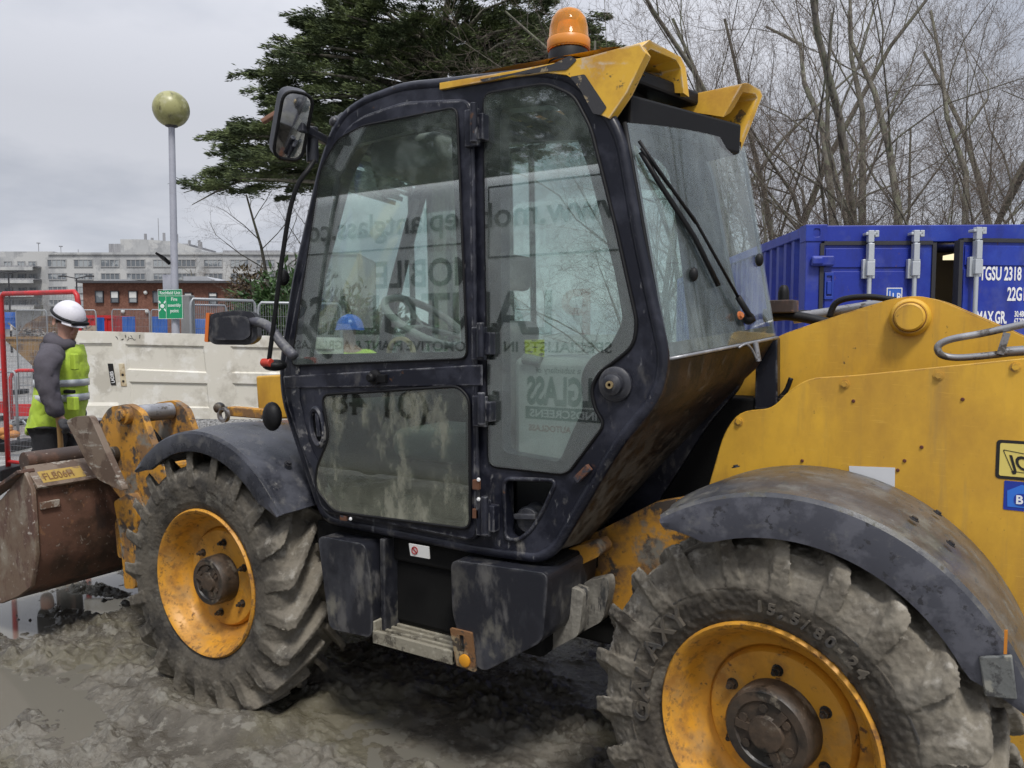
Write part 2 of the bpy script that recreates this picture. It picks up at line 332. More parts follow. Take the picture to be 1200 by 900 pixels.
M['steel'] = mat('grey_steel', (.28, .28, .29), .42, .6, layers=[((.12, .11, .10), 20, .58, .68, None, .8), ((.42, .42, .43), 6, .55, .7, None, .4)], bump=(40, .15, .003))
M['dark_steel'] = mat('dark_steel', (.035, .035, .04), .45, .3, layers=[((.10, .09, .08), 14, .58, .7, None, .8)], bump=(40, .2, .003))
M['black'] = mat('black_rubber', (.0065, .0065, .0075), .55, vary=.2, spec=.3)
M['void'] = mat('engine_bay_dark', (.009, .009, .009), .8, vary=.2, spec=.2)
M['panel_rear'] = mat('cab_rear_panel', (.018, .0125, .012), .38, layers=[((.080, .044, .025), 2.6, .38, .70, (1, 1, .35), .5, .9, (1.30, 1.55)), ((.012, .011, .012), 11, .46, .66, (1.8, 1.8, .3), .45), ((.12, .10, .08), 18, .60, .78, (2, 2, .22), .7, .7), ((.22, .20, .165), 12, .33, .56, (1.5, 1.5, .35), .9, .95, (1.48, 1.05))], bump=(30, .4, .006))
M['white_paint'] = mat('white_paint', (.74, .74, .72), .45, vary=.04)
M['gravel_grey'] = mat('gravel', (.25, .25, .25), .8, layers=[((.10, .10, .10), 60, .5, .6), ((.42, .42, .42), 45, .6, .7)], bump=(60, 1.0, .02))
M['glass'] = glass('cab_glass', (.875, .945, .92), (.50, .55, .52), lo=.48, hi=.70, am=.13, base=.03, scale=7, refl=3.3)  # real dust, with its even pale film lifted to brighten the panes
M['glass_dirty'] = glass('muddy_glass', (.70, .78, .74), (.25, .25, .20), lo=.51, hi=.64, am=.62, base=.035, scale=11, grime=(1.0, 1.28, .75), stretch=(1, 1, .45), refl=2.6)
M['glass_rear'] = glass('rear_glass', (.90, .97, .95), (.42, .46, .45), lo=.5, hi=.75, am=.22, base=.05, scale=7, stretch=(1, 1, .4), refl=2.4)
M['mirror'] = mat('mirror_glass', (.8, .82, .84), .03, 1.0)
# ================================================================== THE MACHINE
TH = thing('telehandler', (1.2, .2, 0), 'muddy yellow telehandler with black cab and rusty bucket standing in the mud', 'telehandler')
YC = .95                                   # outer face of the cab's near side
def cutaway(*a): return round_poly(*a)

# ---- wheels: wheel (rim) > tyre, hub, wheel_nut
RT_ = .622
def tyre_mesh(fill=0.):
    b = MB()
    half = [(.330, .150), (.346, .178), (.385, .198), (.445, .208), (.49, .203), (.525, .192), (.548+fill, .172), (.556+fill, .12), (.560+fill, .05)]
    prof = half + [(.561+fill, 0)] + [(r, -y) for r, y in half[::-1]] + [(.34, -.12), (.34, .12)]
    b.lathe(prof, (0, 0, 0), 96, 'Y', closed=True)
    n = 21
    for s in (1, -1):
        for i in range(n):
            t0 = 2*pi*(i + (0 if s > 0 else .5))/n
            P = [(.213, .455, .520, 0.0, .050), (.212, .48, .585, .01, .052), (.192, .51, .618, .04, .05), (.13, .54, .622, .15, .044), (.06, .545, .626, .27, .040), (-.005, .55, .626, .37, .036)]
            vs = []
            for y, rb, rt, dt, hw in P:
                # the lug leans: bars run from the shoulder forward to the centre line
                for r, k in ((rb, 1.25), (rt, .8)):
                    for q in (-1, 1):
                        a = t0 - dt + q*hw*k*.95
                        vs.append((r*cos(a), s*y*(1.0 if r == rb else (.985)), r*sin(a)))
            fs = []
            for j in range(len(P)-1):
                o = 4*j
                fs += [(o, o+1, o+5, o+4), (o+2, o+6, o+7, o+3), (o, o+4, o+6, o+2), (o+1, o+3, o+7, o+5)]
            fs += [(0, 2, 3, 1), (4*len(P)-4, 4*len(P)-3, 4*len(P)-1, 4*len(P)-2)]
            b.add(vs, fs)
    return b
wheel = None; CAKED = None
def muddy(ty, caked):
    rm = ty.modifiers.new('r', 'REMESH'); rm.mode = 'VOXEL'; rm.voxel_size = .0055
    for nm, sz, st in ((('mud_lumps', .09, .010), ('mud_grit', .016, .010)) if caked else (('mud_lumps', .09, .005), ('mud_grit', .013, .006))):
        tx = bpy.data.textures.new(nm, 'CLOUDS'); tx.noise_scale = sz; tx.noise_depth = 3
        d = ty.modifiers.new(nm, 'DISPLACE'); d.texture = tx; d.strength = st; d.mid_level = .5; d.texture_coords = 'LOCAL'
    baked(ty); ty.data.shade_smooth()
def make_wheel(c):
    b = MB()
    b.lathe([(.29, -.14), (.32, .10), (.334, .150), (.347, .160), (.349, .184), (.341, .194), (.330, .188), (.320, .166), (.312, .155), (.304, .138), (.298, .105), (.285, .078), (.262, .062), (.242, .058),
             (.236, .050), (.232, .070), (.224, .080), (.208, .083), (.13, .078), (.02, .076), (0, .076)], c, 72, 'Y')
    w = b.build('wheel', M['rim'], TH, 40, org=c)
    t = tyre_mesh(); t.v = [(x+c[0], y+c[1], z+c[2]) for x, y, z in t.v]
    ty = t.build('tyre', M['tyre'], w, None, org=c)
    muddy(ty, False)
    rt = tyre_mesh(.030); rt.v = [(x*1.0+c[0], y+c[1], z*1.0+c[2]) for x, y, z in rt.v]; tr_ = rt.build('caked', M['tyre_rear'], None, None, org=c); muddy(tr_, True)
    global CAKED
    CAKED = tr_.data; bpy.data.objects.remove(tr_)
    h = MB(); R = .112
    h.lathe([(R*1.04, .02), (R*1.02, .13), (R, .155), (R*.94, .165), (R*.74, .165), (R*.70, .158), (R*.42, .158), (R*.38, .170), (R*.2, .172), (0, .172)], c, 40, 'Y')
    for k in range(6):
        a = 2*pi*k/6+.5
        h.cyl((c[0]+R*.58*cos(a), c[1]+.155, c[2]+R*.58*sin(a)), (c[0]+R*.58*cos(a), c[1]+.166, c[2]+R*.58*sin(a)), .011, 8)
    for k in range(3):
        a = 2*pi*k/3+.2
        h.bar((c[0]+R*.3*cos(a), c[1]+.162, c[2]+R*.3*sin(a)), (c[0]+R*.72*cos(a), c[1]+.162, c[2]+R*.72*sin(a)), .02, .012, (0, 1, 0))
    h.build('hub', M['hub'], w, 40, org=c)
    for k in range(6):
        a = 2*pi*k/6+.62; p = Vector((c[0]+.172*cos(a), c[1]+.078, c[2]+.172*sin(a)))
        n = MB().cyl(p, p+Vector((0, .024, 0)), .0135, 6); n.cyl(p+Vector((0, .024, 0)), p+Vector((0, .038, 0)), .0075, 8); n.cyl(p, p+Vector((0, .005, 0)), .019, 12)
        n.build('wheel_nut', M['hub'], w, 40, org=c)
    return w
YW = .872
FC = Vector((2.525, YW, .590)); RC = Vector((-.030, YW, .590))
wheel = make_wheel(FC)
def wheel_copy(loc, rz=0, caked=False, spin=0.):
    w = copy_tree(wheel, TH); w.location = Vector(loc)-WORLD[TH.name]; w.rotation_euler = (0, spin, rz)
    WORLD[w.name] = Vector(loc)
    if caked:
        for ch in w.children:
            if ch.name.startswith('tyre'):
                ch.data = CAKED
    return w
rw = wheel_copy((-.045, .868, .572), -radians(10), True, .11); rw.scale = (.965, 1, .965)
for ch in rw.children:
    if ch.name.startswith('hub'): ch.scale = (1.22, 1.0, 1.22)
wheel_copy((RC.x, -YW, RC.z), pi, True); wheel_copy((FC.x, -YW, FC.z), pi)
# raised lettering round the sidewall of the rear tyre
def arc_text(word, a0, step, r, size, par, c, y):
    out = []
    for i, chh in enumerate(word):
        a = a0 - i*step
        p = Vector((c.x + r*cos(a), y, c.z + r*sin(a)))
        up = Vector((cos(a), 0, sin(a))); x = Vector((sin(a), 0, -cos(a)))
        x = -x if up.cross(Vector((0, 1, 0))).dot(x) < 0 else x
        out.append((chh, p, x, up))
    return out
ltr = mat('tyre_letters', (.085, .073, .057), .75, layers=[((.05, .047, .044), 12, .5, .6)], bump=(60, .4, .004))
def sidewall_word(word, centre_deg, r, size, sp, c, par, sx=1.0):
    """word read from outside; runs clockwise as the viewer (looking along -Y, so +X is on the left) sees it"""
    bs = []
    n = len(word)
    for i, ch in enumerate(word):
        if ch == ' ': continue
        a = radians(centre_deg) + (i-(n-1)/2)*sp*1.0     # viewer's clockwise = angle that grows from +Z to -X ... in XZ: a rising
        up = Vector((cos(a), 0, sin(a))); x = Vector((-sin(a), 0, cos(a)))   # x: clockwise seen from +Y
        p = Vector((c.x+r*cos(a), c.y+.206, c.z+r*sin(a)))
        o = text(ch, size, frame(p, x, up) @ Matrix.Translation((-size*.3*sx, 0, 0)), ltr, 'letter', None, .0075, sx, .0015)
        bs.append(o)
    V = []; F = []
    for o in bs:
        k = len(V); V += [tuple(v.co) for v in o.data.vertices]; F += [tuple(i+k for i in p.vertices) for p in o.data.polygons]
        me = o.data; bpy.data.objects.remove(o); bpy.data.meshes.remove(me)
    b = MB(); b.v = V; b.f = F
    o = b.build('lettering', ltr, par, None, org=c, fix=False)
    return o
lt = sidewall_word('GALAXY', 20, .385, .085, .19, RC, rw, 1.15)
lt.rotation_euler = (0, -.11, 0)
MB().lathe([(.452, .196), (.455, .2085), (.459, .2085), (.462, .196)], RC, 90, 'Y', True).build('sidewall_ridge', ltr, rw, 60, org=RC).location = (0, 0, 0)
lt.location = (0, 0, 0)
lt2 = sidewall_word('15.5/80-24', 112, .395, .045, .088, RC, rw, 1.1); lt2.rotation_euler = (0, -.11, 0); lt2.location = (0, 0, 0)

# ---- mudguards
def guard(name, c, a0, a1, r0, r1, yo, yi, skirt, m1, m2, crown=.025, n=30, drop=0.0):
    rows = []; rs = []
    for i in range(n+1):
        t = i/n; a = radians(a0+(a1-a0)*t); r = r0+(r1-r0)*t + .03*sin(pi*t)
        d = Vector((cos(a), 0, sin(a)))
        e = min(1, min(t, 1-t)*7+.25)
        prof = [(yo, r-.012), (yo-.012, r+.006), (yo-.10, r+.010), (yo-.13, r+.016), ((yo+yi)/2, r+.014+crown*.3), (yi+.04, r+.010), (yi, r+.0)]
        outer = [Vector((c.x, y, c.z)) + d*rr for y, rr in prof]
        inner = [Vector((c.x, y - (0 if j else 0), c.z)) + d*(rr-.014) for j, (y, rr) in enumerate(prof)]
        rows.append(outer+inner[::-1])
        sk = skirt*e
        rs.append([Vector((c.x, yo+.004, c.z))+d*(r-.004), Vector((c.x, yo+.012, c.z))+d*(r-sk*.5), Vector((c.x, yo+.006, c.z))+d*(r-sk), Vector((c.x, yo-.010, c.z))+d*(r-sk), Vector((c.x, yo-.014, c.z))+d*(r-.012)])
    b = MB().grid(rows, True); k = len(rows[0])
    b.f += [tuple(range(k)), tuple(n*k+i for i in range(k))[::-1]]
    g = b.build(name, m1, TH, 30)
    b = MB().grid(rs, True); b.f += [tuple(range(5)), tuple(n*5+i for i in range(5))[::-1]]
    b.build('skirt', m2, g, 30)
    return g
fg = guard('front_mudguard', FC, 49, 145, .665, .70, 1.10, .60, .085, M['guard'], M['guard'])
rg = guard('rear_mudguard', RC, 62, 158, .685, .685, 1.105, .56, .12, M['guard_muddy'], M['skirt'])
def bolt(p, d, r, h, m, par, name='bolt', washer=True):
    p = Vector(p); d = Vector(d).normalized(); b = MB()
    if washer: b.cyl(p, p+d*h*.35, r*1.5, 14)
    b.cyl(p, p+d*h, r, 6); return b.build(name, m, par, 40)
for a, y in ((128, .95), (133, .72), (118, .70)):
    d = Vector((cos(radians(a)), 0, sin(radians(a)))); bolt(Vector((FC.x, y, FC.z))+d*.742, d, .012, .014, M['dark_steel'], fg)
for a, y in ((118, .96), (126, .96), (122, .72), (75, .75)):
    d = Vector((cos(radians(a)), 0, sin(radians(a)))); bolt(Vector((RC.x, y, RC.z))+d*.742, d, .009, .008, M['dark_steel'], rg)
# rubber flap at the tail of the rear guard
q = [onY(*p, 1.115) for p in ((1147, 768), (1186, 766), (1192, 818), (1154, 815))]
b = MB().add([v+Vector((0, .012*i, 0)) for i in (0, 1) for v in q], [(0, 1, 2, 3), (7, 6, 5, 4), (0, 4, 5, 1), (1, 5, 6, 2), (2, 6, 7, 3), (3, 7, 4, 0)])
b.build('mud_flap', mat('rubber_flap', (.13, .135, .13), .5, layers=[((.24, .235, .2), 14, .5, .6), ((.05, .05, .05), 9, .55, .62)], bump=(30, .4)), rg, bevel=.004)
q = [onY(*p, 1.13) for p in ((1177, 738), (1181, 738), (1180, 766), (1176, 766))]
MB().add([v+Vector((0, .004*i, 0)) for i in (0, 1) for v in q], [(0, 1, 2, 3), (7, 6, 5, 4), (0, 4, 5, 1), (1, 5, 6, 2), (2, 6, 7, 3), (3, 7, 4, 0)]).build('marker_strip', mat('orange_strip', (.55, .2, .02), .5), rg)

# ---- chassis
XZm = lambda u, v, t: (u, t, v)
pl = round_poly(SP(.55, [(826, 585), (848, 508), (866, 482), (905, 479), (924, 458), (948, 443), (1000, 440), (1200, 420), (1400, 400), (1400, 900), (1150, 900), (826, 640)]), .05)
cs = MB().plate(pl, [], XZm, .53, .55).build('side_plate', M['yellow'], TH, 40, .004)
pv = round_poly(SP(.25, [(858, 545), (905, 396), (950, 380), (1000, 364), (1045, 350), (1075, 346), (1102, 352), (1190, 390), (1300, 440), (1300, 560)]), .05)
pp = MB().plate(pv, [], XZm, .215, .25).build('pivot_plate', M['yellow'], TH, 40, .005)
MB().plate([(x, z+.012) for x, z in pv], [], XZm, -.25, -.215).build('pivot_plate', M['yellow'], TH, 40, .005)
pc = onY(1067, 372, .25)
b = MB().lathe([(.066, .0), (.066, .02), (.056, .032), (.05, .032), (.049, .05), (.043, .056), (0, .056)], pc, 32, 'Y').build('pivot_boss', M['yellow'], TH, 40)
MB().lathe([(.052, .030), (.052, .036), (.046, .036), (.046, .030)], pc, 32, 'Y', closed=True).build('retaining_ring', M['orange_rust'], TH, 40)
b = MB().box(-1.2, 3.05, -.52, .52, .50, .86); b.box(-.9, .25, -.5, .52, .86, 1.35)
b.build('chassis', M['void'], TH, None, .01)
b = MB().plate(round_poly(SP(.56, [(640, 655), (690, 628), (765, 590), (850, 575), (850, 690), (735, 720), (690, 715), (640, 700)]), .02), [], XZm, .50, .56)
b.build('chassis_rail', M['yellow_dirty'], TH, 40, .004)
b = MB().plate(round_poly(SP(.72, [(648, 648), (698, 634), (705, 645), (702, 652), (660, 672), (655, 705), (648, 705)]), .012), [], XZm, .62, .72); b.build('bracket', M['yellow_dirty'], TH, 40, .006)
mudm = mat('mud_caked_rubber', (.16, .15, .13), .8, layers=[((.27, .255, .22), 8, .42, .58, (1, 1, .5)), ((.05, .05, .05), 13, .57, .66, (2, 2, .4))], bump=(30, .7, .01))
for pts, y0, y1 in (([(648, 692), (668, 688), (684, 694), (678, 745), (640, 765), (632, 730)], .74, .80), ([(684, 682), (712, 676), (714, 690), (706, 728), (680, 742), (680, 700)], .66, .72)):
    MB().plate(round_poly(SP(y1, pts), .02), [], XZm, y0, y1).build('rubber_flap', mudm, TH, 40, .008)
MB().box(-.15, .05, -.7, .7, .5, .68).build('axle', M['void'], TH, None, .02); MB().box(2.42, 2.63, -.7, .7, .5, .68).build('axle', M['void'], TH, None, .02)
MB().box(-.6, 1.5, -1.0, -.5, .6, 1.28).build('engine_cover', M['yellow'], TH, None, .04)
# stickers on the side plate
def flat(pts, y, th, m, name, par, r=.0):
    p = SP(y, pts); p = round_poly(p, r) if r else p
    return MB().plate(p, [], XZm, y, y+th).build(name, m, par, None)
YB = .5508
flat([(995, 546), (1049, 548), (1048, 600), (997, 590)], YB, .0012, mat('white_sticker', (.62, .63, .65), .4, vary=.05), 'blank_sticker', cs)
s0 = onY(1168, 515, .5505); sz = .117
lx = Vector((-1, 0, 0)); lz = Vector((0, 0, 1))
def badge_rect(o, x0, x1, z0, z1, y, th, m, name, r):
    p = round_poly([(o.x-x0, o.z+z0), (o.x-x1, o.z+z0), (o.x-x1, o.z+z1), (o.x-x0, o.z+z1)], r)
    return MB().plate(p, [], XZm, y, y+th).build(name, m, cs, None)
blk = mat('decal_black', (.012, .011, .010), .35); pyl = mat('decal_yellow', (.68, .55, .14), .35); blu = mat('decal_blue', (.012, .035, .30), .3); lbl = mat('decal_light_blue', (.03, .16, .62), .3); wht = mat('decal_white', (.8, .8, .8), .4)
badge_rect(s0, 0, .19, -.118, 0, .5508, .0008, blk, 'badge_border', .012)
badge_rect(s0, .0095, .18, -.1085, -.0095, .552, .0008, pyl, 'badge_face', .006)
o = Vector((s0.x-.016, 0, s0.z-.028))
par4 = [(0, 0), (.14, -.022), (.156, -.075), (.026, -.065)]
def ring(pts, w, y, th, m, name):
    c = Vector((sum(p[0] for p in pts)/4, sum(p[1] for p in pts)/4))
    inn = [((p[0]-c.x)*(1-w)+c.x, (p[1]-c.y)*(1-w*1.7)+c.y) for p in pts]
    f = lambda q: [(o.x-a, o.z+b_) for a, b_ in q]
    return MB().plate(f(round_poly(pts, .006)), [f(round_poly(inn, .005))], XZm, y, y+th).build(name, m, cs, None)
ring(par4, .035, .5532, .0006, blk, 'badge_outline')
text('JCB', .062, frame((o.x-.027, .5535, o.z-.058), (-1, 0, -.06), (.28, 0, 1)), blk, 'badge_lettering', cs, .0006, .78, .0016)
b0 = onY(1177, 563, .5505)
badge_rect(b0, 0, .16, -.088, .0, .5508, .0008, blu, 'blue_sticker', .003)
MB().plate([(b0.x-.008, b0.z-.03), (b0.x-.045, b0.z-.008), (b0.x-.082, b0.z-.03), (b0.x-.082, b0.z-.078), (b0.x-.010, b0.z-.078)], [], XZm, .552, .5526).build('house_mark', lbl, cs, None)
badge_rect(b0, .026, .12, -.072, -.036, .5532, .0005, blu, 'roundel', .017)
text('B', .036, frame((b0.x-.030, .5542, b0.z-.066), (-1, 0, 0), (0, 0, 1)), wht, 'letter', cs, .0004, .95, .001)
rs_ = mat('rust_spot', (.10, .03, .018), .8)
for a_ in ((1080, 524), (1060, 540), (1052, 551), (1000, 470), (1128, 468), (940, 540), (872, 560)): 
    p_ = onY(*a_, .5505); MB().lathe([(0, .004), (.004, .004), (.006, .0)], p_, 8, 'Y').build('rust_spot', rs_, cs, 40)
for a_ in ((1190, 430), (1100, 440), (990, 450), (866, 494)): bolt(onY(*a_, .55), (0, 1, 0), .010, .010, M['yellow'], cs)
# pipes and hoses about the boom pivot
def pipe(name, pts, r, m, n=10, sub=5, par=None):
    P = [Vector(p) for p in pts]; out = []
    for i in range(len(P)-1):
        p0 = P[max(i-1, 0)]; p1 = P[i]; p2 = P[i+1]; p3 = P[min(i+2, len(P)-1)]
        for k in range(sub):
            t = k/sub; out.append(.5*((2*p1)+(p2-p0)*t+(2*p0-5*p1+4*p2-p3)*t*t+(3*p1-p0-3*p2+p3)*t**3))
    out.append(P[-1]); return MB().tube(out, r, n).build(name, m, par or TH, 180)
pipe('steel_pipe', [onY(*p, .42) for p in ((1260, 366), (1200, 380), (1150, 391), (1117, 397), (1102, 403), (1099, 410), (1106, 417), (1130, 419), (1190, 413), (1260, 404))], .0115, M['steel'])
b = MB().bar(onY(1180, 390, .43), onY(1172, 415, .43), .02, .025, (0, 1, 0)); b.cyl(onY(1170, 413, .42), onY(1200, 411, .42), .016, 10); b.build('pipe_clamp', M['steel'], TH, 40)
pipe('steel_pipe', [onY(*p, .05) for p in ((930, 373), (990, 364), (1040, 356))], .022, M['steel'])
pipe('hose', [onY(*p, .1) for p in ((972, 372), (978, 357), (992, 350), (1020, 348), (1050, 352))], .012, M['black'])
pipe('hose', [onY(*p, .12) for p in ((895, 368), (935, 371), (975, 380))], .02, M['black'])
pipe('hose', [onY(*p, .02) for p in ((895, 372), (940, 369), (1000, 371))], .02, M['black'])
pipe('hose', [onY(*p, .30) for p in ((910, 470), (921, 458), (927, 443))], .009, M['black'])
p = onY(918, 358, .12); MB().box(p.x-.05, p.x+.05, .08, .18, p.z-.03, p.z+.02).build('valve_block', M['rust'], TH, None, .004)
MB().lathe([(.022, 0), (.022, .03), (.018, .05), (.01, .06), (0, .06)], p+Vector((.0, 0, .02)), 12, 'Z').build('filler_cap', M['black'], TH, 40)
MB().box(.15, 1.0, -.20, .30, .80, 1.50).build('engine_gap_shade', M['void'], TH, None, .01)  # solid black block put in as the shade of the engine gap
MB().box(-.6, .2, -.19, .19, 1.35, 1.62).build('pivot_housing', M['void'], TH, None, .01)
for a in ((918, 470), (925, 472)):
    bolt(onY(*a, .50), (0, 0, 1), .012, .02, M['hub'], TH)

# ---- boom
b = MB()
pA = Vector((-.30, 0, 1.60)); e1 = onY(301, 465, .17); e1 = Vector((e1.x, 0, e1.z-.005))
d = (e1-pA).normalized()
b.bar(pA, e1, .34, .26); b.build('boom', M['yellow'], TH, 40, .012)
e2 = Vector((3.45, 0, 1.02))
s2 = e1-d*.5-Vector((0, 0, .16))
MB().bar(s2, Vector((3.45, 0, .72)), .24, .2).build('boom_extension', M['yellow'], TH, 40, .01)
q = onY(283, 483, .34); MB().box(q.x-.24, q.x+.13, .28, .34, q.z-.03, q.z+.025).build('boom_bracket', M['yellow_dirty'], TH, None, .006)
q = onY(257, 478, .36); b = MB().ball(q, .034, 14, 10); b.cyl(q, q+Vector((0, -.1, -.02)), .014); b.build('pin_head', M['hub'], TH, 60)
q = onY(262, 486, .37); MB().lathe([(.03, -.012), (.045, -.012), (.045, .012), (.03, .012)], q, 16, 'Y', True).build('shackle', M['steel'], TH, 40)
# ---- carriage and bucket
cp = round_poly(SP(.74, [(112, 520), (118, 492), (128, 477), (150, 473), (165, 483), (176, 515), (194, 552), (198, 610), (158, 650), (138, 655), (134, 612), (146, 590), (118, 555)]), .04)
pz = onY(150, 486, .74)
cgo = MB().box(3.35, 3.5, -.70, .70, .72, 1.02).build('carriage', M['yellow_dirty'], TH, None, .02)
for y0, y1 in ((.70, .74), (.42, .46)): MB().plate(cp, [], XZm, y0, y1).build('carriage_lug', M['yellow_dirty'], cgo, 40, .006)
def shaft(c, y0, y1, r, m, name, par): return MB().cyl((c.x, y0, c.z), (c.x, y1, c.z), r, 20).build(name, m, par, 40, .004)
shaft(pz, .69, .775, .055, M['yellow_dirty'], 'pin_boss', cgo); shaft(pz, .38, .80, .034, M['yellow_dirty'], 'pin', cgo)
shaft(pz, .47, .69, .05, M['steel'], 'pin_sleeve', cgo)
p3 = onY(136, 532, .74); shaft(p3, .38, .775, .045, M['hub'], 'pin', cgo)
pipe('hose', [onY(*p, .5) for p in ((160, 492), (172, 500), (182, 508), (196, 530))], .012, M['black'])

YBk = 1.15
c0 = onY(37, 574, YBk); c1 = onY(28, 553, YBk); c2 = onY(0, 586, YBk); c3 = onY(42, 650, YBk); c4 = onY(36, 688, YBk); c5 = onY(20, 700, YBk); c6 = onY(0, 676, YBk)
ck = [(c0.x, c0.z), (c1.x, c1.z), (c2.x, c2.z), (4.62, .72), (4.72, .30), (4.5, .16), (c6.x, .20), (c5.x, c5.z), (c4.x, c4.z), (c3.x, c3.z)]
side = MB().plate(ck, [], XZm, YBk-.025, YBk)
prof = [(c0.x+.02, c0.z-.005), (c3.x+.012, c3.z), (c4.x+.02, c4.z), (c5.x, c5.z+.01), (c6.x, .205), (4.5, .165), (4.72, .28)]
def strip(prof, th, y0, y1):
    b = MB(); n = len(prof); a = []
    for i in range(n):
        p = Vector(prof[i]); t = (Vector(prof[min(i+1, n-1)])-Vector(prof[max(i-1, 0)])).normalized(); nn = Vector((-t.y, t.x)); a.append((p, p+nn*th))
    rows = [[Vector((p.x, y, p.y)) for p, q in a]+[Vector((q.x, y, q.y)) for p, q in a[::-1]] for y in (y0, y1)]
    b.grid(rows, True); k = len(rows[0]); b.f += [tuple(range(k)), tuple(k+i for i in range(k))[::-1]]; return b
bk = strip(prof, .02, -1.13, 1.128).build('bucket', M['rust'], TH, 50, .003)
side.build('side_cheek', M['rust_lit'], bk, 40, .005)
MB().plate(ck, [], XZm, -YBk, -YBk+.02).build('side_cheek', M['rust_lit'], bk, 40, .005)
ll = onX(25, 545, c1.x+.14); l2 = Vector((c1.x+.06, 1.12, c1.z+.015))
b = MB().bar((c0.x+.0, -1.12, c0.z), (c0.x+.0, 1.125, c0.z), .02, .02)
tp = strip([(c0.x-.004, c0.z-.004), (c1.x+.05, c1.z+.012)], .018, -1.12, 1.125); tp.build('top_plate', M['rust_plate'], bk, 40, .003)
MB().tube([(c1.x+.12, -1.10, c1.z+.035), (c1.x+.12, 1.09, c1.z+.035)], .055, 18).build('torque_tube', M['rust'], bk, 60)
fl = MB().bar((c1.x, YBk-.012, c1.z+.004), (c2.x+.3, YBk-.012, c2.z-.07), .09, .022); fl.build('side_flange', M['rust'], bk, 40, .004)
# stencilled label on the top plate
tn = Vector((c1.x+.05-c0.x, 0, c1.z+.012-c0.z)).normalized()
nrm = Vector((-tn.z, 0, tn.x))
lo = Vector((c0.x, 1.085, c0.z)) + tn*.02 + nrm*.017
ylab = mat('yellow_label', (.36, .24, .05), .6, layers=[((.2, .13, .06), 16, .55, .65)])
b = MB(); w_ = .235
b.add([lo + Vector((0, -w_*i, 0)) + tn*(.085*j) + nrm*(.0015*k) for k in (0, 1) for i, j in ((0, 0), (1, 0), (1, 1), (0, 1))], [(3, 2, 1, 0), (4, 5, 6, 7), (0, 1, 5, 4), (1, 2, 6, 5), (2, 3, 7, 6), (3, 0, 4, 7)]).build('yellow_label', ylab, bk, None)
text('FLB06H', .072, frame(lo+tn*.016+nrm*.003+Vector((0, -.012, 0)), (0, -1, 0), tn), mat('stencil_brown', (.16, .08, .02), .6), 'stencil_lettering', bk, .0008, .72, .0008)
tg = onX(59, 591, c0.x-.002); MB().box(c0.x-.006, c0.x+.01, tg.y-.05, tg.y+.05, tg.z-.02, tg.z+.02).build('torn_tag', mat('torn_tag', (.36, .32, .27), .7, layers=[((.15, .09, .06), 20, .5, .6)]), bk, None, .002)
# tall scraped plate that leans against the carriage (spill guard)
sp = SP(.93, [(78, 493), (90, 488), (106, 487), (124, 528), (146, 576), (116, 562), (104, 545)])
MB().plate(round_poly(sp, .03), [], XZm, .90, .935).build('spill_plate', M['rust_plate'], bk, 40, .006)
rb = MB()
rb.plate(round_poly(SP(.80, [(133, 588), (150, 578), (160, 600), (158, 690), (146, 690), (140, 625)]), .02), [], XZm, .74, .80).build('tilt_link', M['yellow_dirty'], cgo, 40, .01)
# ================================================================== THE CAB
outer = [(1.86, .955), (1.02, .94), (.80, .95), (.735, 1.0), (.505, 1.383), (.372, 1.55), (.345, 1.66), (.44, 2.05), (.504, 2.383), (.575, 2.50), (.68, 2.60), (.80, 2.64), (1.224, 2.672), (1.407, 2.69), (1.60, 2.668), (1.70, 2.635), (1.767, 2.575), (1.84, 2.44), (2.01, 1.97), (2.10, 1.60), (2.088, 1.45)]
outer = round_poly(outer, .07)
door_o = round_poly([(1.835, 1.0), (1.050, .985), (1.072, 2.578), (1.38, 2.615), (1.60, 2.592), (1.69, 2.545), (1.765, 2.42), (1.955, 1.93), (2.052, 1.60), (2.043, 1.46)], .05)
side_clear = round_poly(SP(YC, [(585, 128), (648, 122), (668, 140), (690, 200), (720, 320), (730, 375), (715, 405), (690, 420), (680, 440), (683, 480), (672, 502), (655, 542), (588, 530)]), .03)
side_glass = round_poly(SP(YC, [(567, 110), (640, 98), (672, 112), (692, 150), (722, 270), (746, 378), (742, 405), (722, 422), (702, 436), (692, 455), (697, 480), (708, 497), (664, 556), (573, 546)]), .035)
up_clear = round_poly(SP(YC, [(368, 415), (398, 205), (420, 172), (533, 143), (546, 412)]), .04)
up_glass = round_poly(SP(YC, [(348, 428), (352, 400), (382, 200), (402, 165), (430, 150), (541, 128), (553, 420)]), .035)
lo_clear = round_poly(SP(YC, [(388, 468), (538, 460), (550, 472), (551, 608), (540, 611), (400, 592), (382, 566), (388, 545), (399, 515)]), .04)
lo_glass = round_poly(SP(YC, [(384, 462), (543, 452), (556, 466), (557, 618), (398, 598), (376, 570), (378, 545), (392, 512)]), .04)
door_hole = [(x, z) for x, z in round_poly([(1.80, 1.03), (1.085, 1.015), (1.10, 2.53), (1.40, 2.56), (1.60, 2.54), (1.72, 2.40), (1.92, 1.90), (2.0, 1.60), (1.99, 1.46)], .05)]
recess = round_poly(SP(YC, [(590, 561), (652, 563), (636, 598), (622, 622), (606, 634), (592, 632)]), .03)
cab = MB().plate(outer, [door_hole, side_clear, recess], XZm, .885, .945)
# far side: pillars only, with one big window
far = [(x-.11 if x < .9 else x, z) for x, z in outer]
far_hole = round_poly([(2.03, 1.50), (1.10, 1.52), (.45, 1.60), (.50, 2.0), (.56, 2.40), (.75, 2.54), (1.40, 2.60), (1.68, 2.57), (1.78, 2.45), (1.94, 2.0), (2.045, 1.62)], .06)
cab.plate(far, [far_hole], XZm, .30, .34)
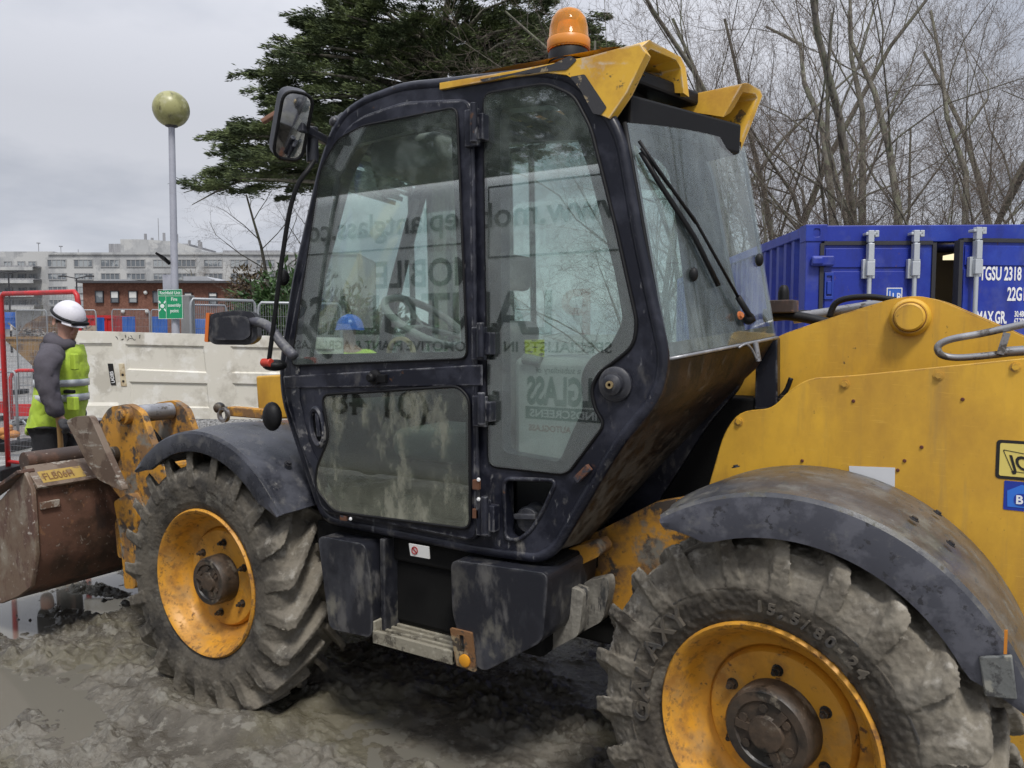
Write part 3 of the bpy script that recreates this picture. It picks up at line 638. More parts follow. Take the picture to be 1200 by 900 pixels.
# floor, front scuttle, posts, roof rails
cab.box(.82, 1.86, .34, .885, .90, .955)
cab.bar((1.80, .34, 2.56), (1.80, .885, 2.56), .08, .10); cab.bar((2.07, .34, 1.50), (2.07, .885, 1.50), .10, .10)
cabo = cab.build('cab_frame', M['cab'], TH, 35, .008)
cab2 = MB().plate(round_poly([(2.085, 1.46), (1.85, .97), (1.82, .97), (2.05, 1.47)], .01), [], XZm, .34, .885); cab2.build('front_bulkhead', M['cab'], TH, None)
# far-side window pane, windscreen
MB().plate(far_hole, [], XZm, .318, .324).build('offside_window', M['glass'], TH, None)
ws = []
for y in (.345, .48, .615, .75, .88):
    k = 1-((y-.6125)/.27)**2
    ws.append([Vector((x+.05*k, y, z)) for x, z in ((2.085, 1.55), (2.02, 1.90), (1.93, 2.17), (1.83, 2.44), (1.79, 2.55))])
b = MB().grid(ws); nb = len(b.v); b.v += [(x+.006, y, z) for x, y, z in b.v]; b.f += [tuple(i+nb for i in f[::-1]) for f in b.f]
b.build('windscreen', M['glass'], TH, 180, fix=False)
# window pocket below the side window with a filler cap
pk = MB().plate(round_poly(SP(YC, [(584, 556), (660, 558), (640, 605), (622, 632), (606, 642), (584, 640)]), .03), [], XZm, .80, .82); pk.build('filler_pocket', M['inner'], TH, None)
fcp = onY(622, 608, .87)
b = MB().lathe([(.0, .03), (.045, .03), (.05, .02), (.05, -.03), (.055, -.05)], fcp, 24, 'Y'); b.bar(fcp+Vector((.045, .035, .012)), fcp+Vector((-.045, .035, .022)), .02, .03, (0, 1, 0)); b.build('filler_cap', M['plastic'], TH, 40, .003)
b = MB().plate(round_poly(SP(.90, [(592, 634), (604, 606), (616, 596), (634, 604), (626, 624), (608, 638)]), .02), [], XZm, .82, .86); b.build('filler_neck', M['plastic'], TH, 40, .006)
bolt(onY(613, 605, .905), (0, 1, 0), .005, .006, M['steel'], TH, 'rivet')
# door: frame with two openings
dm = MB().plate(door_o, [up_clear, lo_clear], XZm, .948, .975)
door = dm.build('door', M['cab'], TH, 35, .006)
mid = MB().plate(SP(.975, [(333, 441), (566, 427), (566, 452), (335, 455)]), [], XZm, .974, .982); mid.build('door_rail', M['cab'], door, 35, .004)
# beaded edge round the door skin
def bead(poly, y, r, m, name, par, n=6):
    P = [Vector((x, y, z)) for x, z in poly]; P.append(P[0]); P.append(P[1]); return MB().tube(P, r, n, False).build(name, m, par, 180)
bead(door_o, .962, .011, M['cab'], 'door_edge', door)
MB().plate(up_glass, [], XZm, .978, .983).build('door_window', M['glass'], door, None)
MB().plate(up_glass, [up_clear], XZm, .9752, .9762).build('window_border', M['border'], door, None)
MB().plate(lo_glass, [], XZm, .978, .983).build('door_window', M['glass_dirty'], door, None)
MB().plate(lo_glass, [lo_clear], XZm, .9752, .9762).build('window_border', M['border'], door, None)
bead(lo_glass, .983, .006, M['black'], 'window_seal', door); bead(up_glass, .980, .005, M['black'], 'window_seal', door)
MB().plate(side_glass, [], XZm, .949, .954).build('side_window', M['glass'], TH, None)
MB().plate(side_glass, [side_clear], XZm, .9455, .9468).build('window_border', M['border'], TH, None)
bead(side_glass, .948, .007, M['black'], 'window_seal', TH)
bead(recess, .946, .008, M['cab'], 'pocket_lip', TH)
# rear edge roll of the cab side
edge = [p for p in outer]; bead(edge, .93, .022, M['cab'], 'cab_edge', TH, 8)
# hinges down the rear of the door
for (u, v0, v1) in ((553, 128, 172), (561, 383, 422), (562, 464, 500), (566, 585, 628)):
    a = onY(u, v0, .985); c = onY(u, v1, .985)
    h = MB().box(a.x-.028, a.x+.028, .972, .992, c.z, a.z); h.cyl((a.x-.018, 1.0, c.z+.01), (a.x-.018, 1.0, a.z+.015), .014, 12); h.box(a.x-.05, a.x-.01, .95, .99, c.z+.02, a.z-.02)
    h.build('hinge', M['cab'], door, 35, .003)
hr = mat('rusty_hinge', (.12, .05, .025), .75, layers=[((.03, .03, .04), 18, .5, .6)], bump=(40, .3))
for v in (568, 602): 
    a = onY(558, v, .986); MB().box(a.x-.014, a.x+.014, .975, .992, a.z-.018, a.z+.018).build('hinge_plate', hr, door, None, .002)
for u, v in ((561, 562), (561, 585), (411, 608)): bolt(onY(u, v, .99), (0, 1, 0), .005, .006, wht, door, 'rivet')
a = onY(403, 607, .982); MB().box(a.x-.018, a.x+.018, .975, .988, a.z-.01, a.z+.01).build('hinge_plate', hr, door, None, .002)
a = onY(440, 442, .985); b = MB().lathe([(.03, -.005), (.03, .008), (.018, .014), (.018, .035), (.012, .042), (0, .042)], a, 20, 'Y'); b.build('latch_knob', M['black'], door, 40); MB().box(a.x-.06, a.x-.02, .98, 1.0, a.z-.02, a.z+.012).build('latch_plate', M['black'], door, None, .003)
# oval door handle
hc = onY(373, 500, .98); b = MB(); rr = []
for k in range(28):
    t = 2*pi*k/28; rr.append([Vector((hc.x + .01*sin(t) + w*cos(t)*.042, .977+h, hc.z + w*sin(t)*.088)) for w, h in ((1.0, 0), (1.0, .012), (.88, .02), (.74, .016), (.72, .002))])
rr.append(rr[0]); b.grid(rr); b.build('door_handle', M['cab_muddy'], door, 40)
MB().plate(round_poly([(hc.x-.034, hc.z-.07), (hc.x+.034, hc.z-.07), (hc.x+.034, hc.z+.07), (hc.x-.034, hc.z+.07)], .03), [], XZm, .9755, .9775).build('handle_recess', M['border'], door, None)
MB().bar((hc.x, .985, hc.z+.06), (hc.x-.01, .985, hc.z-.04), .02, .012, (0, 1, 0)).build('handle_lever', M['cab'], door, 40, .003)
# muddy front corner strip
MB().plate(round_poly(SP(.98, [(341, 428), (352, 360), (357, 360), (350, 428), (351, 470), (362, 520), (400, 600), (390, 598), (352, 520), (341, 468)]), .006), [], XZm, .9755, .9795).build('corner_strip', M['cab_muddy'], door, None)
# window-latch boss behind the side window
bc = onY(722, 450, .945); b = MB().lathe([(.058, 0), (.058, .012), (.045, .022), (.036, .022), (.034, .04), (.02, .05), (.012, .05)], bc, 28, 'Y'); b.build('window_latch', M['plastic'], TH, 40)
MB().lathe([(.013, .05), (.013, .056), (.006, .056), (.006, .05)], bc, 14, 'Y', True).build('latch_screw', mat('brass', (.55, .42, .22), .35, .8), TH, 40)
a = onY(683, 556, .95); MB().bar(a+Vector((.02, .01, -.02)), a+Vector((-.03, .01, .03)), .025, .02, (0, 1, 0)).build('hinge_plate', hr, TH, None, .002)

# ---- rear window: bilinear pane between the two rear posts
T0 = Vector((.498, .925, 2.43)); B0 = Vector((.346, .925, 1.665)); T1 = onY(872, 172, .325); B1 = onY(908, 396, .325)
def RW(u, v, off=0.):
    bul = .045*(1-(2*u-1)**2); p = (T0*(1-u)+T1*u)*(1-v) + (B0*(1-u)+B1*u)*v
    return p + Vector((-.94, .31, .15))*(bul*.8+off)
def pane(us, vs, off, th, m, name, par, fix=False, smooth=180):
    rows = [[RW(u, v, off) for v in vs] for u in us]; b = MB().grid(rows); n = len(b.v)
    b.v += [tuple(RW(u, v, off+th)) for u in us for v in vs]; b.f += [tuple(i+n for i in f[::-1]) for f in b.f]
    A, B = len(us), len(vs)
    for i in range(A-1):
        for j in (0, B-1): b.f.append((i*B+j, (i+1)*B+j, (i+1)*B+j+n, i*B+j+n))
    for j in range(B-1):
        for i in (0, A-1): b.f.append((i*B+j, i*B+j+1, i*B+j+1+n, i*B+j+n))
    return b.build(name, m, par, 35, fix=True)
lin = lambda a, b_, n: [a+(b_-a)*i/n for i in range(n+1)]
rwn = pane(lin(0, 1, 12), lin(0, 1, 8), 0, .005, M['glass_rear'], 'rear_window', TH)
brown = mat('window_grime', (.05, .034, .024), .6, layers=[((.12, .09, .065), 9, .5, .65)])
pane(lin(.0, .99, 8), lin(.935, .995, 2), -.004, .003, brown, 'grime_band', rwn)
for u0, u1, v0, v1 in ((.0, .035, .03, .99), (.965, .995, .03, .99)):
    pane(lin(u0, u1, 2), lin(v0, v1, 6), -.004, .003, M['border'], 'window_border', rwn)
pane(lin(.27, .60, 3), lin(.80, .935, 2), -.03, .01, M['border'], 'motor_cover', rwn)
def tube_on(pts, off, r, m, name, par): return MB().tube([RW(u, v, off) for u, v in pts], r, 8).build(name, m, par, 180)
tube_on([(0, v) for v in lin(.0, 1, 6)]+[(u, 1) for u in lin(.1, 1, 6)], .004, .008, M['black'], 'window_seal', rwn)
wp_ = (.66, .90)
tube_on([wp_, (.62, .86), (.55, .78)], .03, .011, M['black'], 'wiper_arm', rwn); tube_on([(.55, .78), (.3, .42), (.03, .12)], .03, .0055, M['black'], 'wiper_arm', rwn)
tube_on([(.04, .13), (.12, .26), (.3, .5), (.42, .72)], .02, .009, M['black'], 'wiper_blade', rwn)
tube_on([(.02, .09), (.10, .20), (.3, .44)], .034, .006, M['black'], 'wiper_link', rwn)
for u, v in ((.26, .66), (.91, .60)):
    MB().ball(RW(u, v, .012), .016, 12, 8, (1, 1, 1.5)).build('glass_stud', M['black'], rwn, 180)
MB().ball(RW(.645, .885, .02), .022, 12, 8).build('wiper_spindle', M['black'], rwn, 180)
bolt(RW(.56, .865, .02), (-.94, .31, .15), .010, .012, mat('amber_dot', (.5, .16, .05), .4), rwn, 'spindle_nut')
# rear panel below the window, washing down to the chassis
nr = [(.349, 1.665), (.366, 1.55), (.44, 1.455), (.51, 1.375), (.625, 1.19), (.74, .995), (.80, .95)]
fr = [(B1.x, B1.z), (.205, 1.62), (.25, 1.575), (.33, 1.485), (.58, 1.215), (.87, .885), (1.06, .81)]
rows = []
for i in range(13):
    t = i/12; rows.append([Vector((a[0]*(1-t)+c_[0]*t - .03*sin(pi*t), .93*(1-t)+.33*t, a[1]*(1-t)+c_[1]*t)) for a, c_ in zip(nr, fr)])
b = MB().grid(rows); n = len(b.v); b.v += [(x+.02, y, z+.012) for x, y, z in b.v]; b.f += [tuple(i+n for i in f[::-1]) for f in b.f]
b.build('rear_panel', M['panel_rear'], TH, 60, fix=False)
pq = [onY(*p, .31) for p in ((886, 402), (911, 396), (911, 480), (884, 480))]
MB().add([v+Vector((0, -.05*i, 0)) for i in (0, 1) for v in pq], [(0, 1, 2, 3), (7, 6, 5, 4), (0, 4, 5, 1), (1, 5, 6, 2), (2, 6, 7, 3), (3, 7, 4, 0)]).build('corner_post', M['cab'], TH, None, .005)
tube_on([(u, 1.0) for u in lin(0, 1, 8)], .012, .006, M['steel'], 'panel_trim', TH)
pipe('cable', [RW(.5, 1.01, .02), RW(.55, 1.0, .03), RW(.6, 1.03, .03), RW(.63, 1.08, .03)], .004, M['steel'])
MB().cyl(RW(.645, 1.09, .03), RW(.645, 1.0, .03), .010, 10).build('washer_jet', M['steel'], TH, 40)
for v0, v1 in ((.0, .02),): pass

# ---- roof: yellow cap with two light hoods at the back
rs = SP(.958, [(515, 97), (600, 83), (690, 66), (730, 55), (750, 51), (757, 62), (735, 108), (714, 139), (702, 134), (690, 112), (680, 98), (664, 88), (640, 85), (600, 90), (560, 97), (515, 105)])
roof = MB().plate(rs, [], XZm, .915, .958)
H0 = [(.555, .954, 2.456), (.49, .954, 2.56), (.428, .945, 2.655), (.418, .91, 2.682), (.402, .66, 2.70), (.396, .625, 2.675), (.388, .61, 2.575)]
def hood(P, dx, dz, b, th=.035):
    P = [Vector(p) for p in P]; n = len(P); c = sum(P, Vector())/n
    Pi = [p+(c-p).normalized()*th for p in P]
    G = lambda q: Vector((q.x+dx, q.y-.004*(q.y > .9), max(q.z, 2.61) + dz*max(0, (q.z-2.5)/.2)))
    F = [G(p) for p in P]; Fi = [G(p) for p in Pi]
    R = [p+Vector((-.008, 0, 0)) for p in P]
    b.grid([F, P, Pi, Fi])
hood(H0, .13, -.01, roof)
f1 = lambda u, v, y: tuple(onY(u, v, y))
H1 = [f1(848, 137, .50), f1(853, 128, .50), f1(870, 98, .50), f1(876, 97, .47), f1(891, 105, .34), f1(894, 112, .325), f1(868, 178, .36)]
hood(H1, .30, -.02, roof)
top = []
for y in (.958, .91, .78, .62, .47, .34, .30):
    k = .012*(1-((y-.63)/.33)**2)
    valley = -.06 if .5 < y < .62 else 0
    zr = 2.655 if y < .9 else 2.665
    top.append([Vector((x, y, z+k + (valley if x < .7 else 0))) for x, z in ((.575, 2.676), (.56, zr+.004), (.52, zr), (.47, zr-.01))])
nb = len(roof.v); roof.grid(top); m_ = len(top[0])
roof.grid([[p+Vector((0, 0, -.05)) for p in r] for r in top])
for y0, y1 in ((.86, .93), (.30, .36)): roof.grid([[(x, y, z-.012) for x, z in ((1.24, 2.685), (1.0, 2.70), (.56, 2.69))] for y in (y0, y1)]); roof.grid([[(x, y, z-.045) for x, z in ((1.24, 2.685), (1.0, 2.70), (.56, 2.69))] for y in (y0, y1)])
roof.box(.64, .83, .775, .86, 2.645, 2.686)
rf = roof.build('roof', M['yellow_roof'], TH, 32, .004)
blk2 = MB().bar((.56, .86, 2.475), (.33, .38, 2.455), .16, .11); blk2.bar((.55, .88, 2.60), (.42, .36, 2.60), .12, .05)
blk2.box(.52, .62, .66, .90, 2.50, 2.62); blk2.box(.38, .5, .37, .47, 2.47, 2.58)
blk2.build('hood_lining', M['black'], rf, None, .01)
for y, x in ((.80, .50), (.45, .32)):
    MB().bar((x, y, 2.50), (x-.015, y-.02, 2.42), .05, .02, (0, 1, 0)).build('lamp_bracket', M['dark_steel'], rf, None, .003)
# chipped dark patches on the yellow edge
chip = mat('bare_patch', (.035, .034, .036), .5, layers=[((.25, .2, .12), 30, .62, .7)], bump=(30, .3, .003))
for pts in ([(668, 90), (685, 87), (711, 126), (704, 135), (695, 133), (680, 105)], [(562, 93), (600, 86), (648, 75), (668, 65), (676, 70), (664, 82), (640, 84), (600, 88), (566, 96)]):
    MB().plate(round_poly(SP(.96, pts), .006), [], XZm, .959, .9605).build('bare_patch', chip, rf, None)
# black roof front over the door with slatted roof window
bars = MB()
for i in range(9):
    x = .60+i*.105; bars.box(x, x+.05, .35, .83, 2.585, 2.605)
bars.build('roof_bars', M['inner'], TH, None, .004)
MB().box(.55, 1.75, .83, .885, 2.55, 2.62).build('roof_lining', M['inner'], TH, None, .01)
MB().box(1.50, 1.80, .36, .88, 2.57, 2.63).build('roof_lining', M['inner'], TH, None, .01)
# the yellow cap is open over the slats: cut it by leaving only its rim
# ---- beacon
bp = Vector((.735, .86, 2.685))
bz = MB().lathe([(.070, -.01), (.070, .028), (.066, .036), (.055, .04)], bp, 32, 'Z').build('beacon', M['black'], TH, 40)
amber = glass('amber_lens', (1.0, .50, .05), (.80, .36, .04), lo=.4, hi=.7, am=.55, base=.35, scale=9, stretch=(1, 1, .3))
MB().lathe([(.071, .036), (.072, .075), (.0685, .08), (.066, .115), (.058, .145), (.042, .166), (.022, .176), (0, .179)], bp, 36, 'Z').build('beacon_lens', amber, bz, 50)
MB().lathe([(.0725, .040), (.0745, .043), (.0745, .070), (.0725, .073)], bp, 36, 'Z', True).build('lens_ring', mat('orange_ring', (.66, .24, .03), .35), bz, 50)
b = MB().lathe([(.03, .04), (.034, .08), (.042, .10), (.036, .13), (0, .13)], bp, 20, 'Z'); b.build('reflector', mat('reflector', (.8, .55, .2), .2, .7), bz, 50)
# ---- mirrors
def bone(poly, y0, y1): return MB().plate(poly, [], XZm, y0, y1)
mc = onY(343, 148, 1.14)
ax = Vector((-.80, .30, -.50)).normalized()            # the mirror faces back and out
side_ = Vector((0, 0, 1)).cross(ax).normalized()
mup = ax.cross(side_); mup = mup if mup.z > 0 else -mup
mm = lambda u, v, t: tuple(mc + side_*u + mup*v + ax*t)
mo = round_poly([(-.062, -.135), (.062, -.135), (.062, .135), (-.062, .135)], .05, 6)
mr = MB().plate(mo, [], mm, -.05, 0).build('mirror', M['plastic'], TH, 40, .012)
MB().plate([(x*.88, z*.92) for x, z in mo], [], mm, .0005, .004).build('mirror_glass', M['mirror'], mr, None)
bead_pts = [Vector(mm(x*.96, z*.97, .004)) for x, z in mo]; MB().tube(bead_pts+bead_pts[:2], .007, 6, False).build('mirror_rim', M['black'], mr, 180)
mt = onY(366, 170, 1.02); MB().cyl(mt+Vector((0, 0, -.07)), mt+Vector((0, 0, .07)), .024, 14).build('mirror_clamp', M['plastic'], TH, 40, .004)
MB().bar(mc+Vector((-.02, -.02, .0)), onY(382, 165, .93), .025, .035).build('mirror_bracket', M['plastic'], TH, None, .004)
q0 = onY(332, 128, 1.10); b = MB().bar(q0, q0+RT*-.085+Vector((0, 0, -.05)), .03, .018); b.ball(q0, .022, 10, 6); b.build('mirror_bracket', mat('rust_stay', (.22, .11, .07), .7), TH, None, .004)
pipe('mirror_stay', [onY(*p, y) for p, y in (((372, 182), 1.0), ((362, 198), 1.06), ((350, 215), 1.09), ((340, 245), 1.1), ((331, 300), 1.1), ((322, 370), 1.1), ((315, 424), 1.1))], .0095, M['black'])
q = onY(312, 425, 1.1); MB().cyl(q+Vector((.02, 0, 0)), q+Vector((-.03, 0, 0)), .018, 12).build('stay_cap', mat('red_cap', (.5, .05, .03), .4), TH, 40, .003)
q = onY(322, 428, 1.06); MB().ball(q, .05, 12, 8, (1.1, 1.0, .5)).build('stay_foot', M['black'], TH, 180)
# ---- indicator lamp on its curved arm
lc = onY(273, 385, 1.12)
b = MB()
sh = [(-.095, -.05), (-.085, .062), (.02, .078), (.085, .07), (.10, .045), (.105, -.045), (.07, -.07), (-.07, -.068)]
lside = Vector((-.80, -.60, 0)); lax = Vector((-.60, .80, 0))
lm = lambda u, v, t: tuple(lc + lside*u*(1-.0*t) + Vector((0, 0, 1))*v + lax*t)
b.plate(round_poly([(u*1.02, v) for u, v in sh], .02), [], lm, -.06, .02); b.plate(round_poly([(u*.8, v*.7) for u, v in sh], .02), [], lm, .02, .05)
lo_ = b.build('work_lamp', M['plastic'], TH, 40, .012)
MB().plate(round_poly([(-.112, -.055), (-.102, .066), (-.088, .066), (-.098, -.058)], .004), [], lm, -.07, .025).build('orange_lens', mat('orange_lens', (.6, .15, .03), .3), lo_, None, .004)
pipe('lamp_arm', [onY(*p, 1.08) for p in ((290, 378), (305, 378), (318, 386), (330, 402), (345, 418))], .021, mat('lamp_arm', (.07, .07, .085), .45, layers=[((.15, .15, .15), 12, .55, .7)]))
q = onY(319, 488, 1.02); MB().ball(q, .047, 14, 10, (1.0, .8, 1.35)).build('front_lamp', M['black'], TH, 180)
q = onY(332, 325, 1.0); MB().ball(q, .03, 10, 8, (.7, 1, 1.2)).build('wiper_motor', M['black'], TH, 180)
q = onY(392, 143, .93); b = MB().ball(q, .022, 10, 8); b.cyl(q, q+Vector((.0, -.05, .04)), .012); b.build('roof_lug', M['plastic'], TH, 40)

# ---- steps, tanks and side boxes
def side_box(pts, y0, y1, name, taper=.02, m=None):
    return MB().plate(round_poly(SP(y1, pts), .035), [], XZm, y0, y1).build(name, m or M['plastic'], TH, 35, .022, segs=3)
side_box([(372, 628), (428, 638), (436, 690), (436, 748), (386, 737)], .66, 1.0, 'step_box')
side_box([(528, 656), (642, 672), (636, 752), (566, 788), (546, 770), (530, 720)], .60, 1.0, 'tank')
st = mat('step_mud', (.24, .22, .17), .8, layers=[((.09, .08, .06), 12, .55, .65), ((.32, .3, .24), 25, .55, .7)], bump=(50, .5, .006))
p0 = onY(437, 742, 1.0); p1 = onY(530, 765, 1.0)
stp = MB().box(p1.x, p0.x, .78, 1.0, p0.z-.035, p0.z-.008); stp.box(p1.x, p0.x, .985, 1.003, p0.z-.04, p0.z+.012)
for k in range(5):
    y = .80+k*.036; stp.box(p1.x+.01, p0.x-.01, y, y+.014, p0.z-.01, p0.z+.008)
stp.box(p0.x-.012, p0.x, .78, 1.0, p0.z-.03, p0.z+.05)
stp.build('step', st, TH, None, .003)
MB().box(p1.x, p0.x+.02, .70, .72, p0.z-.04, .92).build('step_back', mat('splashed_panel', (.02, .02, .026), .45, layers=[((.24, .22, .17), 13, .47, .6, (1, 1, .8), .85), ((.3, .28, .22), 40, .66, .7)], bump=(30, .2, .003)), TH, None)
MB().box(p0.x-.03, p0.x-.005, .70, .96, p0.z, .92).build('step_panel', M['plastic'], TH, None, .005)
rq = SP(1.012, [(527, 736), (552, 742), (557, 788), (535, 780)]); rfl = MB().plate(round_poly(rq, .006), [round_poly(SP(1.012, [(538, 744), (543, 745), (544, 765), (539, 764)]), .002)], XZm, 1.0, 1.012).build('reflector_bracket', mat('rusty_bracket', (.17, .085, .035), .7, layers=[((.28, .22, .13), 10, .5, .65), ((.05, .04, .03), 18, .58, .66)], bump=(40, .4)), TH, None, .002)
MB().lathe([(.024, 0), (.024, .006), (.018, .009), (0, .009)], onY(545, 774, 1.012), 20, 'Y').build('reflector', mat('amber_reflector', (.62, .27, .02), .25), rfl, 40)
dk = MB().plate(SP(.99, [(479, 637), (502, 641), (503, 655), (481, 651)]), [], XZm, .984, .99).build('warning_label', mat('label_white', (.6, .6, .58), .5), TH, None)
rq = onY(486, 645, .991); MB().lathe([(.0155, 0), (.0155, .002), (.0115, .002), (.0115, 0)], rq, 20, 'Y', True).build('prohibition_ring', mat('sign_red', (.35, .03, .03), .4), dk, 40)
MB().bar(rq+Vector((.010, .001, .010)), rq+Vector((-.010, .001, -.010)), .004, .002, (0, 1, 0)).build('prohibition_bar', mat('sign_red2', (.35, .03, .03), .4), dk, None)
MB().box(.75, 1.95, .36, .90, .82, .93).build('cab_floor', M['void'], TH, None, .01)
MB().box(.82, 1.86, .55, .88, .55, .82).build('underframe', M['void'], TH, None, .02)

# ---- inside the cab
seat_m = mat('seat_fabric', (.24, .24, .235), .8, layers=[((.32, .31, .29), 9, .5, .65)], bump=(60, .3))
st_ = thing('operator_seat', (1.15, .62, .955), 'grey operator seat seen through the cab side window', 'seat')
st_.parent = TH; st_.location = Vector((1.15, .62, .955))-WORLD[TH.name]
for k in ('label', 'category'): del st_[k]
def cushion(x0, x1, y0, y1, z0, z1, name, rake=0):
    b = MB().box(x0, x1, y0, y1, z0, z1); 
    if rake: b.v = [(x-rake*(z-z0), y, z) for x, y, z in b.v]
    return b.build(name, seat_m, st_, 40, .05, segs=4)
cushion(1.15, 1.60, .42, .82, 1.22, 1.35, 'seat_cushion'); cushion(1.12, 1.22, .42, .82, 1.34, 1.80, 'seat_back', .10); cushion(1.06, 1.12, .54, .70, 1.92, 2.06, 'headrest', .1)
MB().box(1.18, 1.52, .46, .78, .955, 1.22).build('seat_base', M['inner'], st_, None, .02)
grey = mat('console_grey', (.20, .21, .20), .6, vary=.1)
MB().box(.60, 1.0, .36, .80, 1.20, 1.66).build('rear_shelf', mat('shelf_grey', (.40, .41, .40), .6, vary=.1), TH, 40, .03)
sw = Vector((1.56, .62, 1.80)); 
swb = MB(); axs = Vector((-.55, 0, .83)).normalized(); e1_ = Vector((0, 1, 0)); e2_ = axs.cross(e1_)
swb.tube([sw+(e1_*cos(2*pi*k/32)+e2_*sin(2*pi*k/32))*.19 for k in range(34)], .017, 10, False)
for k in range(3): a = 2*pi*k/3+.3; swb.tube([sw-axs*.03, sw+(e1_*cos(a)+e2_*sin(a))*.185], .012, 8)
swb.build('steering_wheel', mat('wheel_rim_grey', (.32, .33, .31), .5), TH, 60)
b = MB().cyl(sw-axs*.02, sw-axs*.45, .05, 14); b.build('steering_column', M['inner'], TH, 40)
b = MB().box(1.68, 1.95, .38, .86, 1.40, 1.62); b.v = [(x-.12*(z-1.4), y, z) for x, y, z in b.v]; b.build('dashboard', grey, TH, 40, .06, segs=4)
b = MB().lathe([(.06, 0), (.075, 0), (.075, .02), (.06, .02)], (1.62, .70, 1.66), 24, 'Y', True); b.build('dial_bezel', mat('dial_bezel', (.5, .38, .16), .4), TH, 40)
q = onY(627, 407, .80); MB().plate(round_poly(SP(.80, [(615, 398), (638, 398), (638, 418), (616, 417)]), .004), [], XZm, .80, .803).build('yellow_notice', mat('notice', (.62, .68, .03), .6, layers=[((.1, .12, .03), 60, .58, .6, (.4, 1, 2))]), TH, None)
MB().cyl(onY(614, 420, .8), onY(634, 424, .8), .02, 10).build('lever', grey, TH, 60)
# guard grille on the boom side of the cab
gb = MB()
for i in range(7):
    x = 1.2+i*.115; gb.cyl((x, .285, 1.45), (x-.14*0+.02, .285, 2.58), .014, 6)
gb.cyl((1.15, .285, 1.5), (1.98, .285, 1.5), .012, 6); gb.cyl((1.15, .285, 2.57), (1.75, .285, 2.57), .012, 6)
gb.build('side_guard', M['inner'], TH, 60)
MB().box(1.35, 1.72, .40, .80, 2.42, 2.56).build('heater_box', grey, TH, 40, .04, segs=3)
# ================================================================== THE GROUND
def vnoise(x, y, scale, seed):
    r = np.random.default_rng(seed); G = r.random((256, 256))
    u = x/scale; v = y/scale; i = np.floor(u).astype(int); j = np.floor(v).astype(int); f = u-i; g = v-j
    f = f*f*(3-2*f); g = g*g*(3-2*g)
    a = G[i % 256, j % 256]; b = G[(i+1) % 256, j % 256]; c = G[i % 256, (j+1) % 256]; d = G[(i+1) % 256, (j+1) % 256]
    return (a*(1-f)+b*f)*(1-g)+(c*(1-f)+d*f)*g
def fbm(x, y, s, seed, o=4, gain=.5):
    t = 0; a = 1; n = 0
    for k in range(o): t = t+a*vnoise(x+17*k, y+5*k, s/2**k, seed+k); n += a; a *= gain
    return t/n
def ridged(x, y, s, seed, o=3):
    t = 0; a = 1; n = 0
    for k in range(o): t = t+a*(1-np.abs(2*vnoise(x+9*k, y+3*k, s/2**k, seed+k)-1)); n += a; a *= .5
    return t/n
def billow(x, y, s, seed, o=4):
    t = 0; a = 1; n = 0
    for k in range(o): t = t+a*np.abs(2*vnoise(x+9*k, y+3*k, s/2**k, seed+k)-1); n += a; a *= .5
    return t/n
def mud_height(x, y):
    wx = x+.22*(fbm(x, y, .5, 40)-.5); wy = y+.22*(fbm(x, y, .5, 50)-.5)
    h = .055*(fbm(wx, wy, 1.5, 1, 3)-.5)
    # soft ruts and smears along the machine's direction
    h = h+.060*(fbm(wx*.38, wy*1.5, .40, 80, 2)-.5)
    # pressed, smoothed slurry where it lies low
    h = np.where(h < .002, .002+(h-.002)*.30, h)+.008*(fbm(wx*.5, wy*1.6, .12, 95, 3)-.5)
    mk = np.clip((fbm(wx*.5, wy*1.5, .55, 11, 3)-.51)*7, 0, 1)
    cl = billow(wx, wy, .17, 21, 5)
    h = h+mk*(.058*(cl-.22)) + .012*(fbm(x, y, .05, 31, 4, .65)-.5)
    mk2 = np.clip((fbm(wx*.7, wy*1.5, .38, 61, 3)-.545)*8, 0, 1)
    h = h+mk2*.066*np.clip(billow(x, y, .07, 71, 4)-.14, 0, 1)
    mk3 = np.clip((fbm(wx*.7, wy*1.6, .30, 161, 3)-.56)*9, 0, 1)
    h = h+mk3*.062*np.clip(billow(x, y, .04, 171, 3)-.15, 0, 1)
    # bar prints pressed by the tyres in front of and behind the wheels
    for yc in (.87, 1.5):
        w = np.exp(-((y-yc-.06*np.sin(x*1.7))/.17)**4); tr = np.sin((x+np.abs(y-yc)*.9)*2*pi/.19)
        h = h+w*(.016*np.clip(tr*1.3, -1, 1)*(.2+.8*mk)*(.4+.6*fbm(x, y, .3, 90, 2))-.006)
    for cx, cy, rx, ry, dp in ((4.95, .95, .7, .5, .075), (3.15, 2.15, .4, .25, .05), (6.6, -.3, 1.3, .8, .06), (3.7, 1.5, .45, .22, .045), (2.2, 1.75, .4, .22, .04), (7.6, -1.2, 1.2, .8, .05), (4.3, 1.75, .35, .2, .04), (1.6, 1.35, .35, .15, .035)):
        h = h-dp*np.exp(-((x-cx)/rx)**2-((y-cy)/ry)**2)
    # mud squeezed up beside the tyres
    for cx in (2.525, -.03):
        for cy in (.87, -.87):
            h = h*(1-.6*np.exp(-((x-cx)/.30)**2-((y-cy)/.22)**2))+.05*np.exp(-((np.hypot((x-cx)/1.1, (y-cy)*1.3)-.42)/.12)**2)
    return h
gx = np.concatenate([np.arange(-1.6, .6, .03), np.arange(.6, 6.2, .0085), np.arange(6.2, 9.0, .03)]); gy = np.concatenate([np.arange(-2.6, -.6, .03), np.arange(-.6, 2.75, .0085), np.arange(2.75, 4.2, .03)])
X, Y = np.meshgrid(gx, gy, indexing='ij'); H = mud_height(X, Y)
ed = np.minimum(np.minimum(X-gx[0], gx[-1]-X), np.minimum(Y-gy[0], gy[-1]-Y)); fd = np.clip(ed/.7, 0, 1)
H = H*fd-.07*(1-fd)
